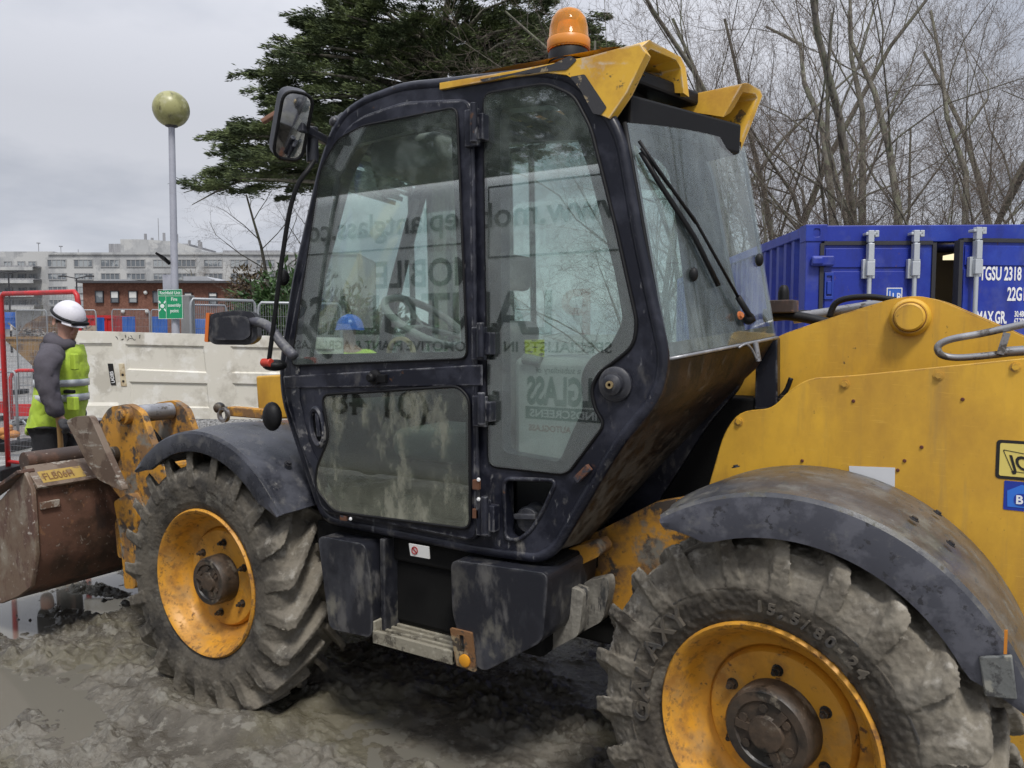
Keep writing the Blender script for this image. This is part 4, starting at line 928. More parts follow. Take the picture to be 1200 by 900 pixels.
V = np.stack([X, Y, H], -1).reshape(-1, 3); nx, ny = X.shape
I = np.arange(nx*ny).reshape(nx, ny)
F = np.stack([I[:-1, :-1], I[1:, :-1], I[1:, 1:], I[:-1, 1:]], -1).reshape(-1, 4)
mudmat = mat('wet_mud', (.168, .153, .126), .24, layers=[((.088, .078, .062), 3.0, .40, .60, None, .12), ((.21, .198, .168), 9, .54, .70, None, .45), ((.15, .135, .09), 1.6, .5, .66, None, .14, .7)], bump=(80, 1.0, .010), vary=.22, vscale=30)
g = link('mud', np_mesh('mud', V, F), mudmat, None, 180); tag(g, kind='structure')
water, nt, N, L = nodes('puddle_water'); o_ = N.new('ShaderNodeOutputMaterial'); p_ = N.new('ShaderNodeBsdfPrincipled'); L.new(p_.outputs[0], o_.inputs[0])
p_.inputs['Base Color'].default_value = (.16, .15, .125, 1); p_.inputs['Roughness'].default_value = .04; p_.inputs['IOR'].default_value = 1.6
nz_ = N.new('ShaderNodeTexNoise'); nz_.inputs['Scale'].default_value = 6; bm_ = N.new('ShaderNodeBump'); bm_.inputs['Strength'].default_value = .04; L.new(nz_.outputs['Fac'], bm_.inputs['Height']); L.new(bm_.outputs[0], p_.inputs['Normal'])
g = MB().add([(-1.2, -2.3, -.008), (8.7, -2.3, -.008), (8.7, 3.9, -.008), (-1.2, 3.9, -.008)], [(0, 1, 2, 3)]).build('puddle_water', water, None, None, fix=False); tag(g, kind='structure')
farm = mat('wet_yard', (.24, .235, .22), .38, layers=[((.30, .295, .28), .5, .45, .6, None, .10), ((.14, .13, .115), 1.3, .52, .64, None, .5), ((.36, .35, .33), 5, .6, .7, None, .5)], bump=(9, .5, .03))
g = MB().add([(-700, -900, -.045), (900, -900, -.045), (900, 500, -.045), (-700, 500, -.045)], [(0, 1, 2, 3)]).build('yard_ground', farm, None, None, fix=False); tag(g, kind='structure')

# ================================================================== FAR BUILDINGS
def bgbuild(b, name, m, par=None, smooth=None, bevel=0, org=None): b.xf(BG); return b.build(name, m, par, smooth, bevel, org)
def bgx(px, d): return (px-600)/FPX*d*.998
def bgz(py, d): return bgp(600, py, d).z
conc = mat('pale_concrete', (.36, .365, .365), .8, layers=[((.27, .275, .28), .5, .45, .65, (1, 1, .3)), ((.43, .43, .42), .25, .5, .6)], vary=.06, vscale=1)
conc2 = mat('grey_cladding', (.30, .30, .31), .7, layers=[((.22, .22, .23), 1.2, .45, .6, (4, 4, .2))])
wing = mat('window_glass_far', (.13, .145, .16), .2, layers=[((.30, .32, .33), .35, .5, .55, None, .3)])
frame_m = mat('window_frame_far', (.30, .30, .30), .6)
dh = 118.0
hos = thing('hospital_block', wp(150, 391, dh).xy.to_3d(), 'long pale concrete hospital block with window strips and rooftop masts in the distance', 'building')
def hbox(px0, px1, py0, py1, d0, d1, name, m, par=hos, z0=None):
    return bgbuild(MB().box(bgx(px0, dh), bgx(px1, dh), dh+d0, dh+d1, bgz(py1, dh) if z0 is None else z0, bgz(py0, dh)), name, m, par)
hbox(60, 420, 297.5, 0, 0, 16, 'wall', conc, z0=-.04); hbox(-60, 59.5, 293.5, 0, 1.5, 16, 'wall', conc, z0=-.04)
hbox(61, 420, 296, 298.5, -.25, 15, 'parapet', conc)
hbox(119, 215, 283, 297.5, 3, 14, 'plant_room', conc2); 
pp_ = [(bgx(a, dh), bgz(b_, dh)) for a, b_ in ((137, 283), (137, 278.5), (160, 278.5), (200, 281), (232, 291), (238, 297.5), (137, 297.5))]
bgbuild(MB().plate(pp_, [], lambda u, v, t: (u, dh+t, v), 2, 12), 'plant_room', conc, hos); hbox(255, 330, 291, 297.5, 3, 14, 'plant_room', conc2)
def far_window(px0, px1, py0, py1, n, d, par, y=0, rows=1, fm=None):
    x0, x1, z0, z1 = bgx(px0, d), bgx(px1, d), bgz(py1, d), bgz(py0, d)
    b = MB(); t = .10*d/118
    b.box(x0, x1, d+y-.12, d+y+.1, z0, z0+t); b.box(x0, x1, d+y-.12, d+y+.1, z1-t, z1)
    for i in range(n+1):
        x = x0+(x1-x0-t)*i/n; b.box(x, x+t, d+y-.10, d+y+.1, z0+t, z1-t)
    w = bgbuild(b, 'window', fm or frame_m, par)
    bgbuild(MB().box(x0+.02, x1-.02, d+y-.05, d+y+.05, z0+.02, z1-.02), 'pane', wing, w)
    return w
for k, (a, b_) in enumerate(((59, 81), (90, 112), (121, 143), (151, 173), (182, 204), (210, 232), (241, 263), (272, 294), (302, 324))):
    for py0, py1 in ((304, 313), (320, 328), (335.5, 343.5), (351, 359)):
        if py0 < 330 or a < 110: far_window(a, b_, py0, py1, 4, dh, hos, -.02)
for py0 in (305, 320, 336, 351):
    for a in (1, 17, 30): far_window(a, a+9, py0, py0+8, 2, dh, hos, 1.45)
    hbox(-60, 45, py0+6.5, py0+8.2, -.6, 1.4, 'balcony_slab', conc2); hbox(-60, 44, py0+8.2, py0+12, -.6, -.4, 'balcony_front', conc)
for i, (px, py) in enumerate(((26, 281), (53, 285), (74, 288), (113, 289), (156, 269), (164, 274), (172, 250), (178.5, 268), (190, 271), (194, 269.5), (209, 277), (221, 277), (223, 279))):
    base = 298 if px < 119 else 280 if px < 200 else 286
    b = MB().cyl((bgx(px, dh), dh+5, bgz(base+4, dh)), (bgx(px, dh), dh+5, bgz(py, dh)), .05 if px in (172, 26) or px < 119 else .22, 6)
    if i == 0 or px == 53: b.box(bgx(px-1.5, dh), bgx(px+1.5, dh), dh+4.8, dh+5.2, bgz(py, dh), bgz(py, dh)+.15)
    bgbuild(b, 'mast', conc2, hos, 40)
# low brick building
db = 50.0
brickm = mat('brown_brick', (.155, .065, .042), .85, layers=[((.20, .09, .06), 6, .45, .6), ((.10, .045, .03), 14, .55, .66, (1, 1, 3))], bump=(40, .3, .01))
bri = thing('brick_building', wp(188, 391, db).xy.to_3d(), 'low brown brick building with small square windows and a grey roof behind the site fence', 'building')
def bbox(px0, px1, py0, py1, y0, y1, name, m, z0=None, par=bri): return bgbuild(MB().box(bgx(px0, db), bgx(px1, db), db+y0, db+y1, bgz(py1, db) if z0 is None else z0, bgz(py0, db)), name, m, par)
bbox(99, 276, 332, 0, 0, 12, 'wall', brickm, -.04)
rfm = mat('grey_roof', (.36, .37, .39), .45, vary=.1)
bbox(97.5, 277, 329.5, 332, -.5, 12, 'eave', mat('dark_eave', (.06, .06, .065), .5))
sh = [(bgx(a, db), bgz(b_, db)) for a, b_ in ((107, 329.4), (110, 326), (140, 326), (172, 329.4))]; bgbuild(MB().plate(sh, [], lambda u, v, t: (u, db+t, v), 1, 10), 'roof', rfm, bri)
sh = [(bgx(a, db), bgz(b_, db)) for a, b_ in ((209, 329.4), (209, 322.5), (236, 322.5), (241, 325), (248, 327.5), (274, 329), (274, 329.4))]; bgbuild(MB().plate(sh, [], lambda u, v, t: (u, db+t, v), 1, 10), 'roof', rfm, bri)
blind = mat('white_blind', (.62, .62, .6), .7); dkf = mat('dark_window_frame', (.03, .032, .04), .5)
for a, b_, bl in ((114, 123.5, 0), (132, 141.5, 1), (153, 163, 1), (181, 188, 0), (218, 227, 2), (246.5, 256, 2)):
    y0, y1 = (341, 355) if a < 200 else (343, 357)
    w = far_window(a, b_, y0, y1, 1, db, bri, -.02, 1, dkf)
    if bl: bbox(a+.8, b_-.8, y0+.8, y0+(8 if bl == 1 else 4), -.10, -.08, 'blind', blind, par=w)
for px, py in ((173, 343), (174, 365), (146, 365)):
    p = BG @ Vector((bgx(px, db), db-.1, bgz(py, db))); MB().ball(p, .13, 10, 6).build('wall_lamp', blind, bri, 180)
# distant street lamps in front of the hospital
for i, (px, py, h) in enumerate(((92, 325, 1), (13, 319, -1))):
    d = 70; b = MB().tube([(bgx(px, d), d, -.04), (bgx(px, d), d, bgz(py, d)-.1)], [.10, .06], 8); b.tube([(bgx(px, d), d, bgz(py, d)-.1), (bgx(px, d)-1.0, d, bgz(py, d)+.1)], .05, 6); b.tube([(bgx(px, d), d, bgz(py, d)-.1), (bgx(px, d)+1.0, d, bgz(py, d)+.1)], .05, 6)
    o_ = thing('street_lamp', BG @ Vector((bgx(px, d), d, -.04)), ('distant double-arm street lamp just left of the brick building', 'distant double-arm street lamp at the far left by the balconies')[i], 'street lamp', 'distant street lamps')
    bgbuild(b, 'post', M['dark_steel'], o_, 40)
    for s in (-1, 1):
        h_ = MB().box(bgx(px, d)+s*1.25-.3, bgx(px, d)+s*1.25+.3, d-.14, d+.14, bgz(py, d)+.04, bgz(py, d)+.16); bgbuild(h_, 'lamp_head', M['dark_steel'], o_, 40)

# ================================================================== LAMP POST, SIGN
dl = 13.0
lamp = thing('globe_lamp', BG @ Vector((bgx(204, dl), dl, -.045)), 'tall grey lamp post topped by a mossy globe', 'lamp post')
lx0 = bgp(200.5, 128, dl).x; gz = bgz(128, dl)
postm = mat('painted_post', (.36, .37, .42), .5, vary=.1)
bgbuild(MB().tube([(bgx(207, dl), dl, -.045), (bgx(206, dl), dl, 1.9), (lx0, dl, gz-.26)], [.075, .062, .05], 14), 'post', postm, lamp, 40)
globem = mat('mossy_globe', (.34, .33, .14), .35, layers=[((.20, .195, .07), 3.0, .40, .68), ((.42, .41, .25), 4, .56, .8), ((.11, .105, .05), 9, .58, .8, (1, 1, .5))])
bgbuild(MB().ball((lx0, dl, gz), .29, 28, 18), 'globe', globem, lamp, 180); bgbuild(MB().lathe([(.05, -.30), (.10, -.28), (.11, -.25), (.05, -.23)], (lx0, dl, gz), 20, 'Z', True), 'collar', M['dark_steel'], lamp, 40)
bgbuild(MB().box(bgx(193.5, dl), bgx(208, dl), dl-.03, dl+.03, bgz(342, dl), bgz(322, dl)), 'post_plate', postm, lamp)
# flood light on the post
fp = MB(); fx, fz = bgx(197, dl), bgz(304, dl)
fp.add([(fx-.09+.0, dl-.2, fz+.08), (fx+.06, dl-.2, fz-.02), (fx+.06, dl-.02, fz-.10), (fx-.05, dl-.06, fz+.0), (fx-.05, dl-.24, fz+.10), (fx+.08, dl-.2, fz+.02), (fx+.10, dl-.02, fz-.05), (fx+.0, dl-.06, fz+.05)], [(0, 1, 2, 3), (7, 6, 5, 4), (0, 4, 5, 1), (1, 5, 6, 2), (2, 6, 7, 3), (3, 7, 4, 0)])
fp.cyl((fx+.05, dl-.05, fz-.06), (fx+.07, dl, fz-.06), .02)
tag(bgbuild(fp, 'flood_light', M['black'], None, None, org=BG @ Vector((fx, dl, fz))), 'small black flood light clamped halfway up the lamp post', 'flood light')
sg = thing('assembly_sign', BG @ Vector((bgx(200.5, dl), dl-.1, bgz(374, dl))), 'green fire assembly point sign fixed to the lamp post', 'sign')
grn = mat('sign_green', (.008, .26, .11), .45); sw_ = mat('sign_white', (.68, .74, .7), .45)
q = [(187, 341), (214, 338.5), (215.5, 372.5), (186.5, 374)]
Q = [(bgx(a, dl-.1), bgz(b_, dl-.1)) for a, b_ in q]
mpz = lambda u, v, t: (u, dl-.1+t, v)
bgbuild(MB().plate(Q, [], mpz, 0, .012), 'board', grn, sg)
c = Vector((sum(p[0] for p in Q)/4, sum(p[1] for p in Q)/4)); W_, H_ = .40, .50
def srect(x0, x1, z0, z1, m=sw_, nm='line'): bgbuild(MB().box(c.x+x0, c.x+x1, dl-.1035, dl-.1005, c.y+z0, c.y+z1), nm, m, sg)
for a in ((-.2, .2, .238, .244), (-.2, .2, -.244, -.238), (-.203, -.197, -.244, .244), (.197, .203, -.244, .244), (-.197, .197, .135, .141), (-.075, -.070, -.238, .135)): srect(*a)
FS = lambda x, z: BG @ Matrix(((1, 0, 0, c.x+x), (0, 0, -1, dl-.1015), (0, 1, 0, c.y+z), (0, 0, 0, 1)))
for tx_, s_, x, z in (('Rochfield Unit', .075, 0, .165), ('Fire', .085, .065, .055), ('assembly', .075, .065, -.04), ('point', .085, .065, -.135)): text(tx_, s_, FS(x, z), sw_, 'lettering', sg, .0015, .80, .001, 'CENTER')
b = MB().lathe([(0, 0), (.034, 0), (.034, .003), (0, .003)], (0, 0, 0), 16, 'Y')
b.v = [(x+c.x-.135, dl-.1035+abs(y), z+c.y-.03) for x, y, z in b.v]; bgbuild(b, 'symbol', sw_, sg)
for sx_ in (-1, 1):
    for sz_ in (-1, 1):
        b = MB().bar((c.x-.135+sx_*.055, dl-.102, c.y-.03+sz_*.085), (c.x-.135+sx_*.03, dl-.102, c.y-.03+sz_*.045), .022, .003, (0, 1, 0)); bgbuild(b, 'arrow', sw_, sg)
# concrete gate post behind the sign
pt = bgbuild(MB().box(bgx(215, 14), bgx(226, 14), 13.9, 14.15, -.045, bgz(346, 14)), 'gate_post', mat('grey_concrete', (.24, .24, .24), .8, vary=.15), None, None, .02, org=BG @ Vector((bgx(220, 14), 14, -.045)))
tag(pt, 'thick grey gate post just right of the green sign', 'post')

# ================================================================== FENCES, BARRIERS, SKIPS
galv = mat('galvanised', (.33, .345, .36), .45, .4, vary=.1); redp = mat('red_barrier', (.50, .02, .022), .4, layers=[((.34, .03, .03), 4, .5, .65)], vary=.08)
def mesh_panel(p0, p1, z0, z1, nv, nh, r=.018, wr=.0028):
    """frame and wires of a site fence panel between two ground points"""
    a = MB(); w = MB(); p0 = Vector(p0); p1 = Vector(p1); P = lambda t, z: (p0.x+(p1.x-p0.x)*t, p0.y+(p1.y-p0.y)*t, z)
    k = .03
    a.tube([P(0, z0), P(0, z1-.12), P(.012, z1-.04), P(.04, z1), P(.96, z1), P(.988, z1-.04), P(1, z1-.12), P(1, z0)], r, 8); a.tube([P(0, z0+.15), P(1, z0+.15)], r*.8, 6)
    for i in range(1, nv): w.tube([P(i/nv, z0+.15), P(i/nv, z1)], wr, 3, False)
    for i in range(1, nh): w.tube([P(0, z0+.15+(z1-z0-.15)*i/nh), P(1, z0+.15+(z1-z0-.15)*i/nh)], wr, 3, False)
    return a, w
def fence_panel(u0, u1, d0, d1, z1, label, nv=34, nh=11, frame_mat=None, group='mesh site fence panels', z0=.05, name='fence_panel', wr=.0028, fr=.018):
    a, w = mesh_panel((u0, d0), (u1, d1), z0, z1, nv, nh, fr, wr)
    t = thing(name, BG @ Vector(((u0+u1)/2, (d0+d1)/2, 0)), label, 'fence', group)
    bgbuild(a, 'frame', frame_mat or galv, t, 180); wm = bgbuild(w, 'wire_mesh', galv if frame_mat is None else frame_mat, t, None); wm['kind'] = 'stuff'
    for u, d in ((u0, d0), (u1, d1)): bgbuild(MB().box(u-.11, u+.11, d-.3, d+.3, -.05, .09), 'foot_block', M['black'], t, None, .015)
    return t
fence_panel(bgx(224, 9.3), bgx(300, 9.9), 9.3, 9.9, 2.16, 'grey mesh site fence panel right of the green sign, nearest the bush')
fence_panel(bgx(303, 9.9), bgx(400, 10.4), 9.9, 10.4, 2.14, 'grey mesh site fence panel in front of the dark green bush')
fence_panel(bgx(218, 15), bgx(266, 15.4), 15, 15.4, 2.3, 'grey mesh site fence panel with a drooping top rail behind the gate post')
for i, (a, b_, lb) in enumerate(((132, 172, 'grey mesh fence panel behind the door, between red skip and sign'), (174, 214, 'grey mesh fence panel directly behind the green sign'), (60, 100, 'grey mesh fence panel behind the worker in the white helmet'), (4, 36, 'grey mesh fence panel at the far left behind the rusty skip'))):
    fence_panel(bgx(a, 22), bgx(b_, 22), 22+i*.2, 22.2+i*.2, 2.42, lb, 26, 9)
# blue sheeting and barrels beyond that fence
blus = mat('blue_plastic', (.02, .10, .38), .5, vary=.2)
for i, (a, b_, y0, lb) in enumerate(((112, 122, 372, 'blue plastic sheet panel on the fence just right of the red skip'), (143, 158, 371, 'blue plastic sheet panel in the middle of the rear fence'), (178, 196, 371, 'wide blue plastic sheet panel under the green sign'))):
    b = MB(); x0, x1, d = bgx(a, 22.9), bgx(b_, 22.9), 22.9; n = 8
    rows = [[(x0+(x1-x0)*k/n, d+.03*sin(k*2.3+zz), zz) for zz in (1.0, 1.5, bgz(y0, d))] for k in range(n+1)]
    b.grid(rows); nb = len(b.v); b.v += [(x, y+.01, z) for x, y, z in b.v]; b.f += [tuple(j+nb for j in f[::-1]) for f in b.f]
    tag(bgbuild(b, 'blue_sheet', blus, None, 40, org=BG @ Vector(((x0+x1)/2, d, 1))), lb, 'sheet', 'blue sheets along the rear fence')
def drum(px, d, py, lb, r=.29):
    b = MB().lathe([(0, 0), (r, 0), (r, .28), (r*1.03, .3), (r, .32), (r, .58), (r*1.03, .6), (r, .62), (r, .88), (r*.95, .9), (0, .9)], (bgx(px, d), d, bgz(py, d)-.9), 20, 'Z')
    return tag(bgbuild(b, 'blue_drum', blus, None, 40, org=BG @ Vector((bgx(px, d), d, bgz(py, d)-.9))), lb, 'drum', 'blue plastic drums')
drum(238, 14.8, 374, 'blue plastic drum standing behind the gate post'); drum(13, 42, 366, 'blue plastic drum at the far left beyond the rusty skip')
# tall red fence panel and low red barriers at the far left
t = fence_panel(bgx(3, 9.5), bgx(93, 9.0), 9.5, 9.0, 2.23, 'tall red framed mesh fence panel behind the worker', 50, 30, redp, 'red fence panels', .0, 'fence_panel', .0016, .03)
for ch in t.children:
    if ch.name.startswith('wire_mesh'): ch.material_slots[0].link = 'OBJECT'; ch.material_slots[0].material = galv
def red_barrier(u0, u1, d, label, zb=.06):
    t = thing('pedestrian_barrier', BG @ Vector(((u0+u1)/2, d, 0)), label, 'barrier', 'low red barriers')
    b = MB(); b.tube([(u0, d, zb), (u0, d, .86), (u0+.05, d, .97), (u0+.17, d, 1.02), (u1-.17, d, 1.02), (u1-.05, d, .97), (u1, d, .86), (u1, d, zb)], .035, 10)
    bgbuild(b, 'frame', redp, t, 180); bgbuild(MB().box(u0+.03, u1-.03, d-.02, d+.02, .12, .36), 'kick_board', redp, t, None, .008)
    w = MB()
    for k in range(1, 24): w.tube([(u0+(u1-u0)*k/24, d, .36), (u0+(u1-u0)*k/24, d, 1.0)], .004, 3, False)
    wm = bgbuild(w, 'bars', galv, t); wm['kind'] = 'stuff'
    for u in (u0+.2, u1-.2): bgbuild(MB().box(u-.05, u+.05, d-.25, d+.25, -.05, .05), 'foot', M['black'], t, None, .01)
    return t
red_barrier(bgx(10, 15), bgx(10, 15)+2.0, 15, 'red pedestrian barrier with a solid kick board behind the worker')
red_barrier(bgx(8, 15.6)-2.0, bgx(8, 15.6)-.06, 15.6, 'red pedestrian barrier at the left edge beside the tall red panel')
red_barrier(bgx(101, 10.5), bgx(101, 10.5)+1.9, 10.5, 'red pedestrian barrier half hidden behind the white door')
fence_panel(bgx(-20, 12), bgx(26, 12), 12, 11.8, 1.15, 'low grey crowd barrier lying behind the tall red panel', 18, 2, None, 'low grey barriers', .0)
b = MB()
for a, c_ in (((5, 502), (28, 490)), ((12, 500), (26, 490)), ((24, 490), (42, 510)), ((37, 502), (48, 494))):
    b.tube([wp(a[0], a[1], 13.2), wp(c_[0], c_[1], 13.0)], .02, 6)
tag(b.build('collapsed_barrier', galv, None, 60, org=wp(25, 505, 13.2)), 'collapsed grey barrier legs lying on the wet ground left of the worker', 'barrier')
b = MB()
for k in range(9): b.ball(wp(8+random.uniform(-5, 8), 508+random.uniform(-8, 4), 11.0), random.uniform(.04, .09), 9, 6, (1.3, 1.0, .7))
tag(b.build('orange_hose_heap', mat('orange_heap', (.42, .18, .05), .7, vary=.2), None, 60, org=wp(8, 512, 11)), 'small heap of orange plastic beside the tall red fence panel', 'rubble')
# skips
skm = mat('ochre_skip', (.26, .15, .05), .7, layers=[((.12, .07, .035), 2.5, .45, .6), ((.33, .22, .09), 5, .6, .7)], vary=.1)
ds = 30.0
sk = thing('rusty_skip', BG @ Vector((bgx(45, ds), ds, -.04)), 'rusty ochre skip full of debris at the far left behind the worker', 'skip')
tr = [(bgx(3, ds), bgz(396, ds)), (bgx(95, ds), bgz(396, ds)), (bgx(78, ds), bgz(430, ds)), (bgx(38, ds), bgz(430, ds))]
tr2 = [(x, z-.0) for x, z in tr]
bgbuild(MB().plate(tr, [], lambda u, v, t: (u, ds+t, v), 0, .05), 'skip_side', skm, sk); bgbuild(MB().plate(tr, [], lambda u, v, t: (u, ds+t, v), 1.7, 1.75), 'skip_side', skm, sk)
bgbuild(MB().bar((tr[0][0], ds+.9, tr[0][1]), (tr[3][0], ds+.9, tr[3][1]), 1.7, .05, (1, 0, .5)), 'skip_end', skm, sk); bgbuild(MB().bar((tr[1][0], ds+.9, tr[1][1]), (tr[2][0], ds+.9, tr[2][1]), 1.7, .05, (-1, 0, .5)), 'skip_end', skm, sk)
bgbuild(MB().bar((tr[0][0]-.05, ds-.02, tr[0][1]), (tr[1][0], ds-.02, tr[1][1]), .08, .10), 'rim', skm, sk)
bgbuild(MB().box(bgx(36, ds), bgx(80, ds), ds, ds+1.75, -.045, bgz(429, ds)), 'skid', M['dark_steel'], sk)
rub = MB()
for k in range(170):
    u = random.uniform(6, 92); p = Vector((bgx(u, ds), ds+random.uniform(.2, 1.5), bgz(394-random.uniform(0, 5+4*sin(u*.1)), ds))); dd = Vector((random.uniform(-1, 1), random.uniform(-.4, .4), random.uniform(-.3, .5)))
    rub.bar(p, p+dd*random.uniform(.15, .6), random.uniform(.03, .15), .04)
db_ = bgbuild(rub, 'debris', mat('debris', (.15, .12, .10), .8, layers=[((.35, .33, .3), 3, .5, .56), ((.08, .06, .05), 4, .52, .58)]), None, None, org=BG @ Vector((bgx(45, ds), ds+.9, bgz(394, ds)))); tag(db_, 'heap of broken timber and rubble filling the rusty skip', 'debris', kind='stuff')
tl = [(bgx(a, ds+2), bgz(b_, ds+2)) for a, b_ in ((18, 396), (30, 380), (48, 370), (70, 370), (82, 372), (82, 400), (18, 400))]
tag(bgbuild(MB().plate(tl, [], lambda u, v, t: (u, ds+2+t, v), 0, .4), 'earth_bank', mat('rusty_board', (.17, .105, .06), .8, layers=[((.10, .06, .04), 1.5, .45, .6), ((.24, .16, .1), 4, .58, .7)], bump=(4, .6, .1)), None, None, org=BG @ Vector((bgx(50, ds+2), ds+2, bgz(400, ds+2)))), 'big rust brown steel hopper rising behind the debris skip', 'hopper')
for a, b_, y0, lb in ((102, 133, 370, 'bright red skip just right of the worker helmet'),):
    d = 33; b = MB().box(bgx(a, d), bgx(b_, d), d, d+2, -.045, bgz(y0, d))
    s_ = thing('red_skip', BG @ Vector((bgx(118, d), d+1, -.045)), lb, 'skip'); bgbuild(b, 'body', redp, s_, None, .02)
    bgbuild(MB().box(bgx(a, d)-.05, bgx(b_, d)+.05, d-.06, d, bgz(y0, d)-.12, bgz(y0, d)+.02), 'rim', redp, s_)
    for k in range(5): x = bgx(a, d)+.12+k*.24; bgbuild(MB().box(x, x+.05, d-.05, d, .5, bgz(y0, d)-.14), 'rib', redp, s_)
tag(bgbuild(MB().box(bgx(98, 31), bgx(114, 31), 31, 31.5, bgz(394, 31), bgz(381.5, 31)), 'timber_stack', mat('pale_board', (.40, .30, .22), .7), None, None, org=BG @ Vector((bgx(106, 31), 31, bgz(394, 31)))), 'pale board lying in front of the red skip', 'board')

# ================================================================== GRAVEL HEAP AND THE DOOR ON IT
dd_ = 7.6
n1, n2 = 90, 46; U = np.linspace(bgx(125, dd_), bgx(420, dd_), n1); D_ = np.linspace(dd_-.75, dd_+1.3, n2); UU, DD = np.meshgrid(U, D_, indexing='ij')
e1x = np.clip((UU-U[0])/.8, 0, 1); e2x = np.clip((DD-D_[0])/.75, 0, 1)*np.clip((D_[-1]-DD)/.6, 0, 1)
HH = -.08 + 1.0*np.minimum(e1x, 1)**.8*e2x**.75 + .07*(fbm(UU, DD, .3, 5)-.5) + .05*(vnoise(UU, DD, .05, 8)-.5)
HH = np.where(DD > dd_-.08, np.minimum(HH, .90), HH)
V = np.stack([UU, DD, HH], -1).reshape(-1, 3); V = (np.array(BG)[:3, :3] @ V.T).T + np.array(BG)[:3, 3]
I = np.arange(n1*n2).reshape(n1, n2); F = np.stack([I[:-1, :-1], I[1:, :-1], I[1:, 1:], I[:-1, 1:]], -1).reshape(-1, 4)
g = link('gravel_heap', np_mesh('gravel_heap', V, F), M['gravel_grey'], None, 180); tag(g, 'heap of grey gravel under the white door', 'gravel', kind='stuff')
cream = mat('cream_door_paint', (.66, .63, .55), .45, layers=[((.50, .47, .40), 3, .5, .68), ((.25, .22, .18), 34, .84, .88), ((.74, .72, .66), 6, .55, .7)], bump=(30, .08, .003))
dr = thing('panelled_door', BG @ Vector((bgx(215, dd_), dd_, bgz(489, dd_))), 'cream panelled wooden door lying on its side on the gravel heap, marked LADIES', 'door')
tilt = -.012
def dq(px, py): return (bgx(px, dd_), bgz(py, dd_))
tp_y = lambda px: 387.5+(px-90)*.027; bt_y = lambda px: 489+(px-90)*.012
do = [dq(88, tp_y(88)), dq(402, tp_y(402)), dq(402, bt_y(402)), dq(88, bt_y(88))]
holes = [[(94, 402), (132, 402), (137.5, 475), (99, 475)], [(148, 403.5), (239.5, 405.5), (242, 437), (148.5, 433)], [(151, 447), (242.5, 449), (244, 478), (153, 476)], [(270.5, 406), (392, 409), (392, 439), (271, 437)], [(272, 449), (392, 452), (392, 480), (273, 478)]]
Hs = [[dq(*p) for p in h] for h in holes]; mD = lambda u, v, t: (u, dd_+t, v)
bgbuild(MB().plate(do, Hs, mD, -.022, .022), 'stile_frame', cream, dr, None, .003)
for h in Hs:
    c_ = Vector((sum(p[0] for p in h)/4, sum(p[1] for p in h)/4)); big = [((p[0]-c_.x)*1.03+c_.x, (p[1]-c_.y)*1.05+c_.y) for p in h]; sm_ = [((p[0]-c_.x)*.955+c_.x, (p[1]-c_.y)*.90+c_.y) for p in h]
    bgbuild(MB().plate(big, [], mD, -.004, .01), 'door_panel', cream, dr)
    b = MB(); r0 = [Vector((p[0], dd_-.018, p[1])) for p in h]; r1 = [Vector((p[0], dd_-.0045, p[1])) for p in sm_]; b.grid([[r0[i], r1[i]] for i in (0, 1, 2, 3, 0)]); bgbuild(b, 'moulding', cream, dr, None)
pl_ = [dq(125.5, 426), dq(131.5, 426), dq(134.5, 451), dq(128.5, 451)]; lpl = bgbuild(MB().plate(pl_, [], mD, -.010, -.0045), 'name_plate', blk, dr)
cc = Vector(((pl_[0][0]+pl_[2][0])/2, 0, (pl_[0][1]+pl_[2][1])/2)); upv = Vector((pl_[0][0]-pl_[3][0], 0, pl_[0][1]-pl_[3][1])).normalized(); rv = Vector((upv.z, 0, -upv.x))
text('LADIES', .046, BG @ frame((cc.x-upv.x*.088+rv.x*.016, dd_-.0105, cc.z-upv.z*.088+rv.z*.016), upv, -rv), wht, 'lettering', lpl, .0008, .82, .0008)
pl2 = [dq(139.5, 426), dq(146, 426), dq(148, 452.5), dq(141.5, 452.5)]; lk = bgbuild(MB().plate(pl2, [], mD, -.028, -.0225), 'lock_plate', mat('lock_plate', (.60, .52, .36), .4, layers=[((.4, .3, .18), 10, .5, .65)]), dr, None, .002)
for a, b_ in ((144, 439), (144.5, 446.5)):
    p = dq(a, b_); bb = MB().lathe([(0, 0), (.012, 0), (.012, .003), (0, .003)], (0, 0, 0), 12, 'Y'); bb.v = [(x+p[0], dd_-.0315+y*.5, z+p[1]) for x, y, z in bb.v]; bgbuild(bb, 'keyhole', blk, lk)
p = dq(182, 484); bgbuild(MB().box(p[0]-.025, p[0]+.025, dd_-.026, dd_-.0225, p[1]-.025, p[1]+.025), 'bolt_plate', M['steel'], dr)
rr = random.Random(3)
for i, (a, b_) in enumerate(((139, 395.5), (144, 397), (148, 394), (151, 396.5), (155, 395), (158, 397.5), (164, 395))):
    p = dq(a, b_); b = MB(); P = [(p[0]+rr.uniform(-.018, .018), dd_-.0235, p[1]+rr.uniform(-.02, .02)) for _ in range(4)]
    b.tube(P, .003, 4); bgbuild(b, 'pencil_mark', blk, dr, 180)
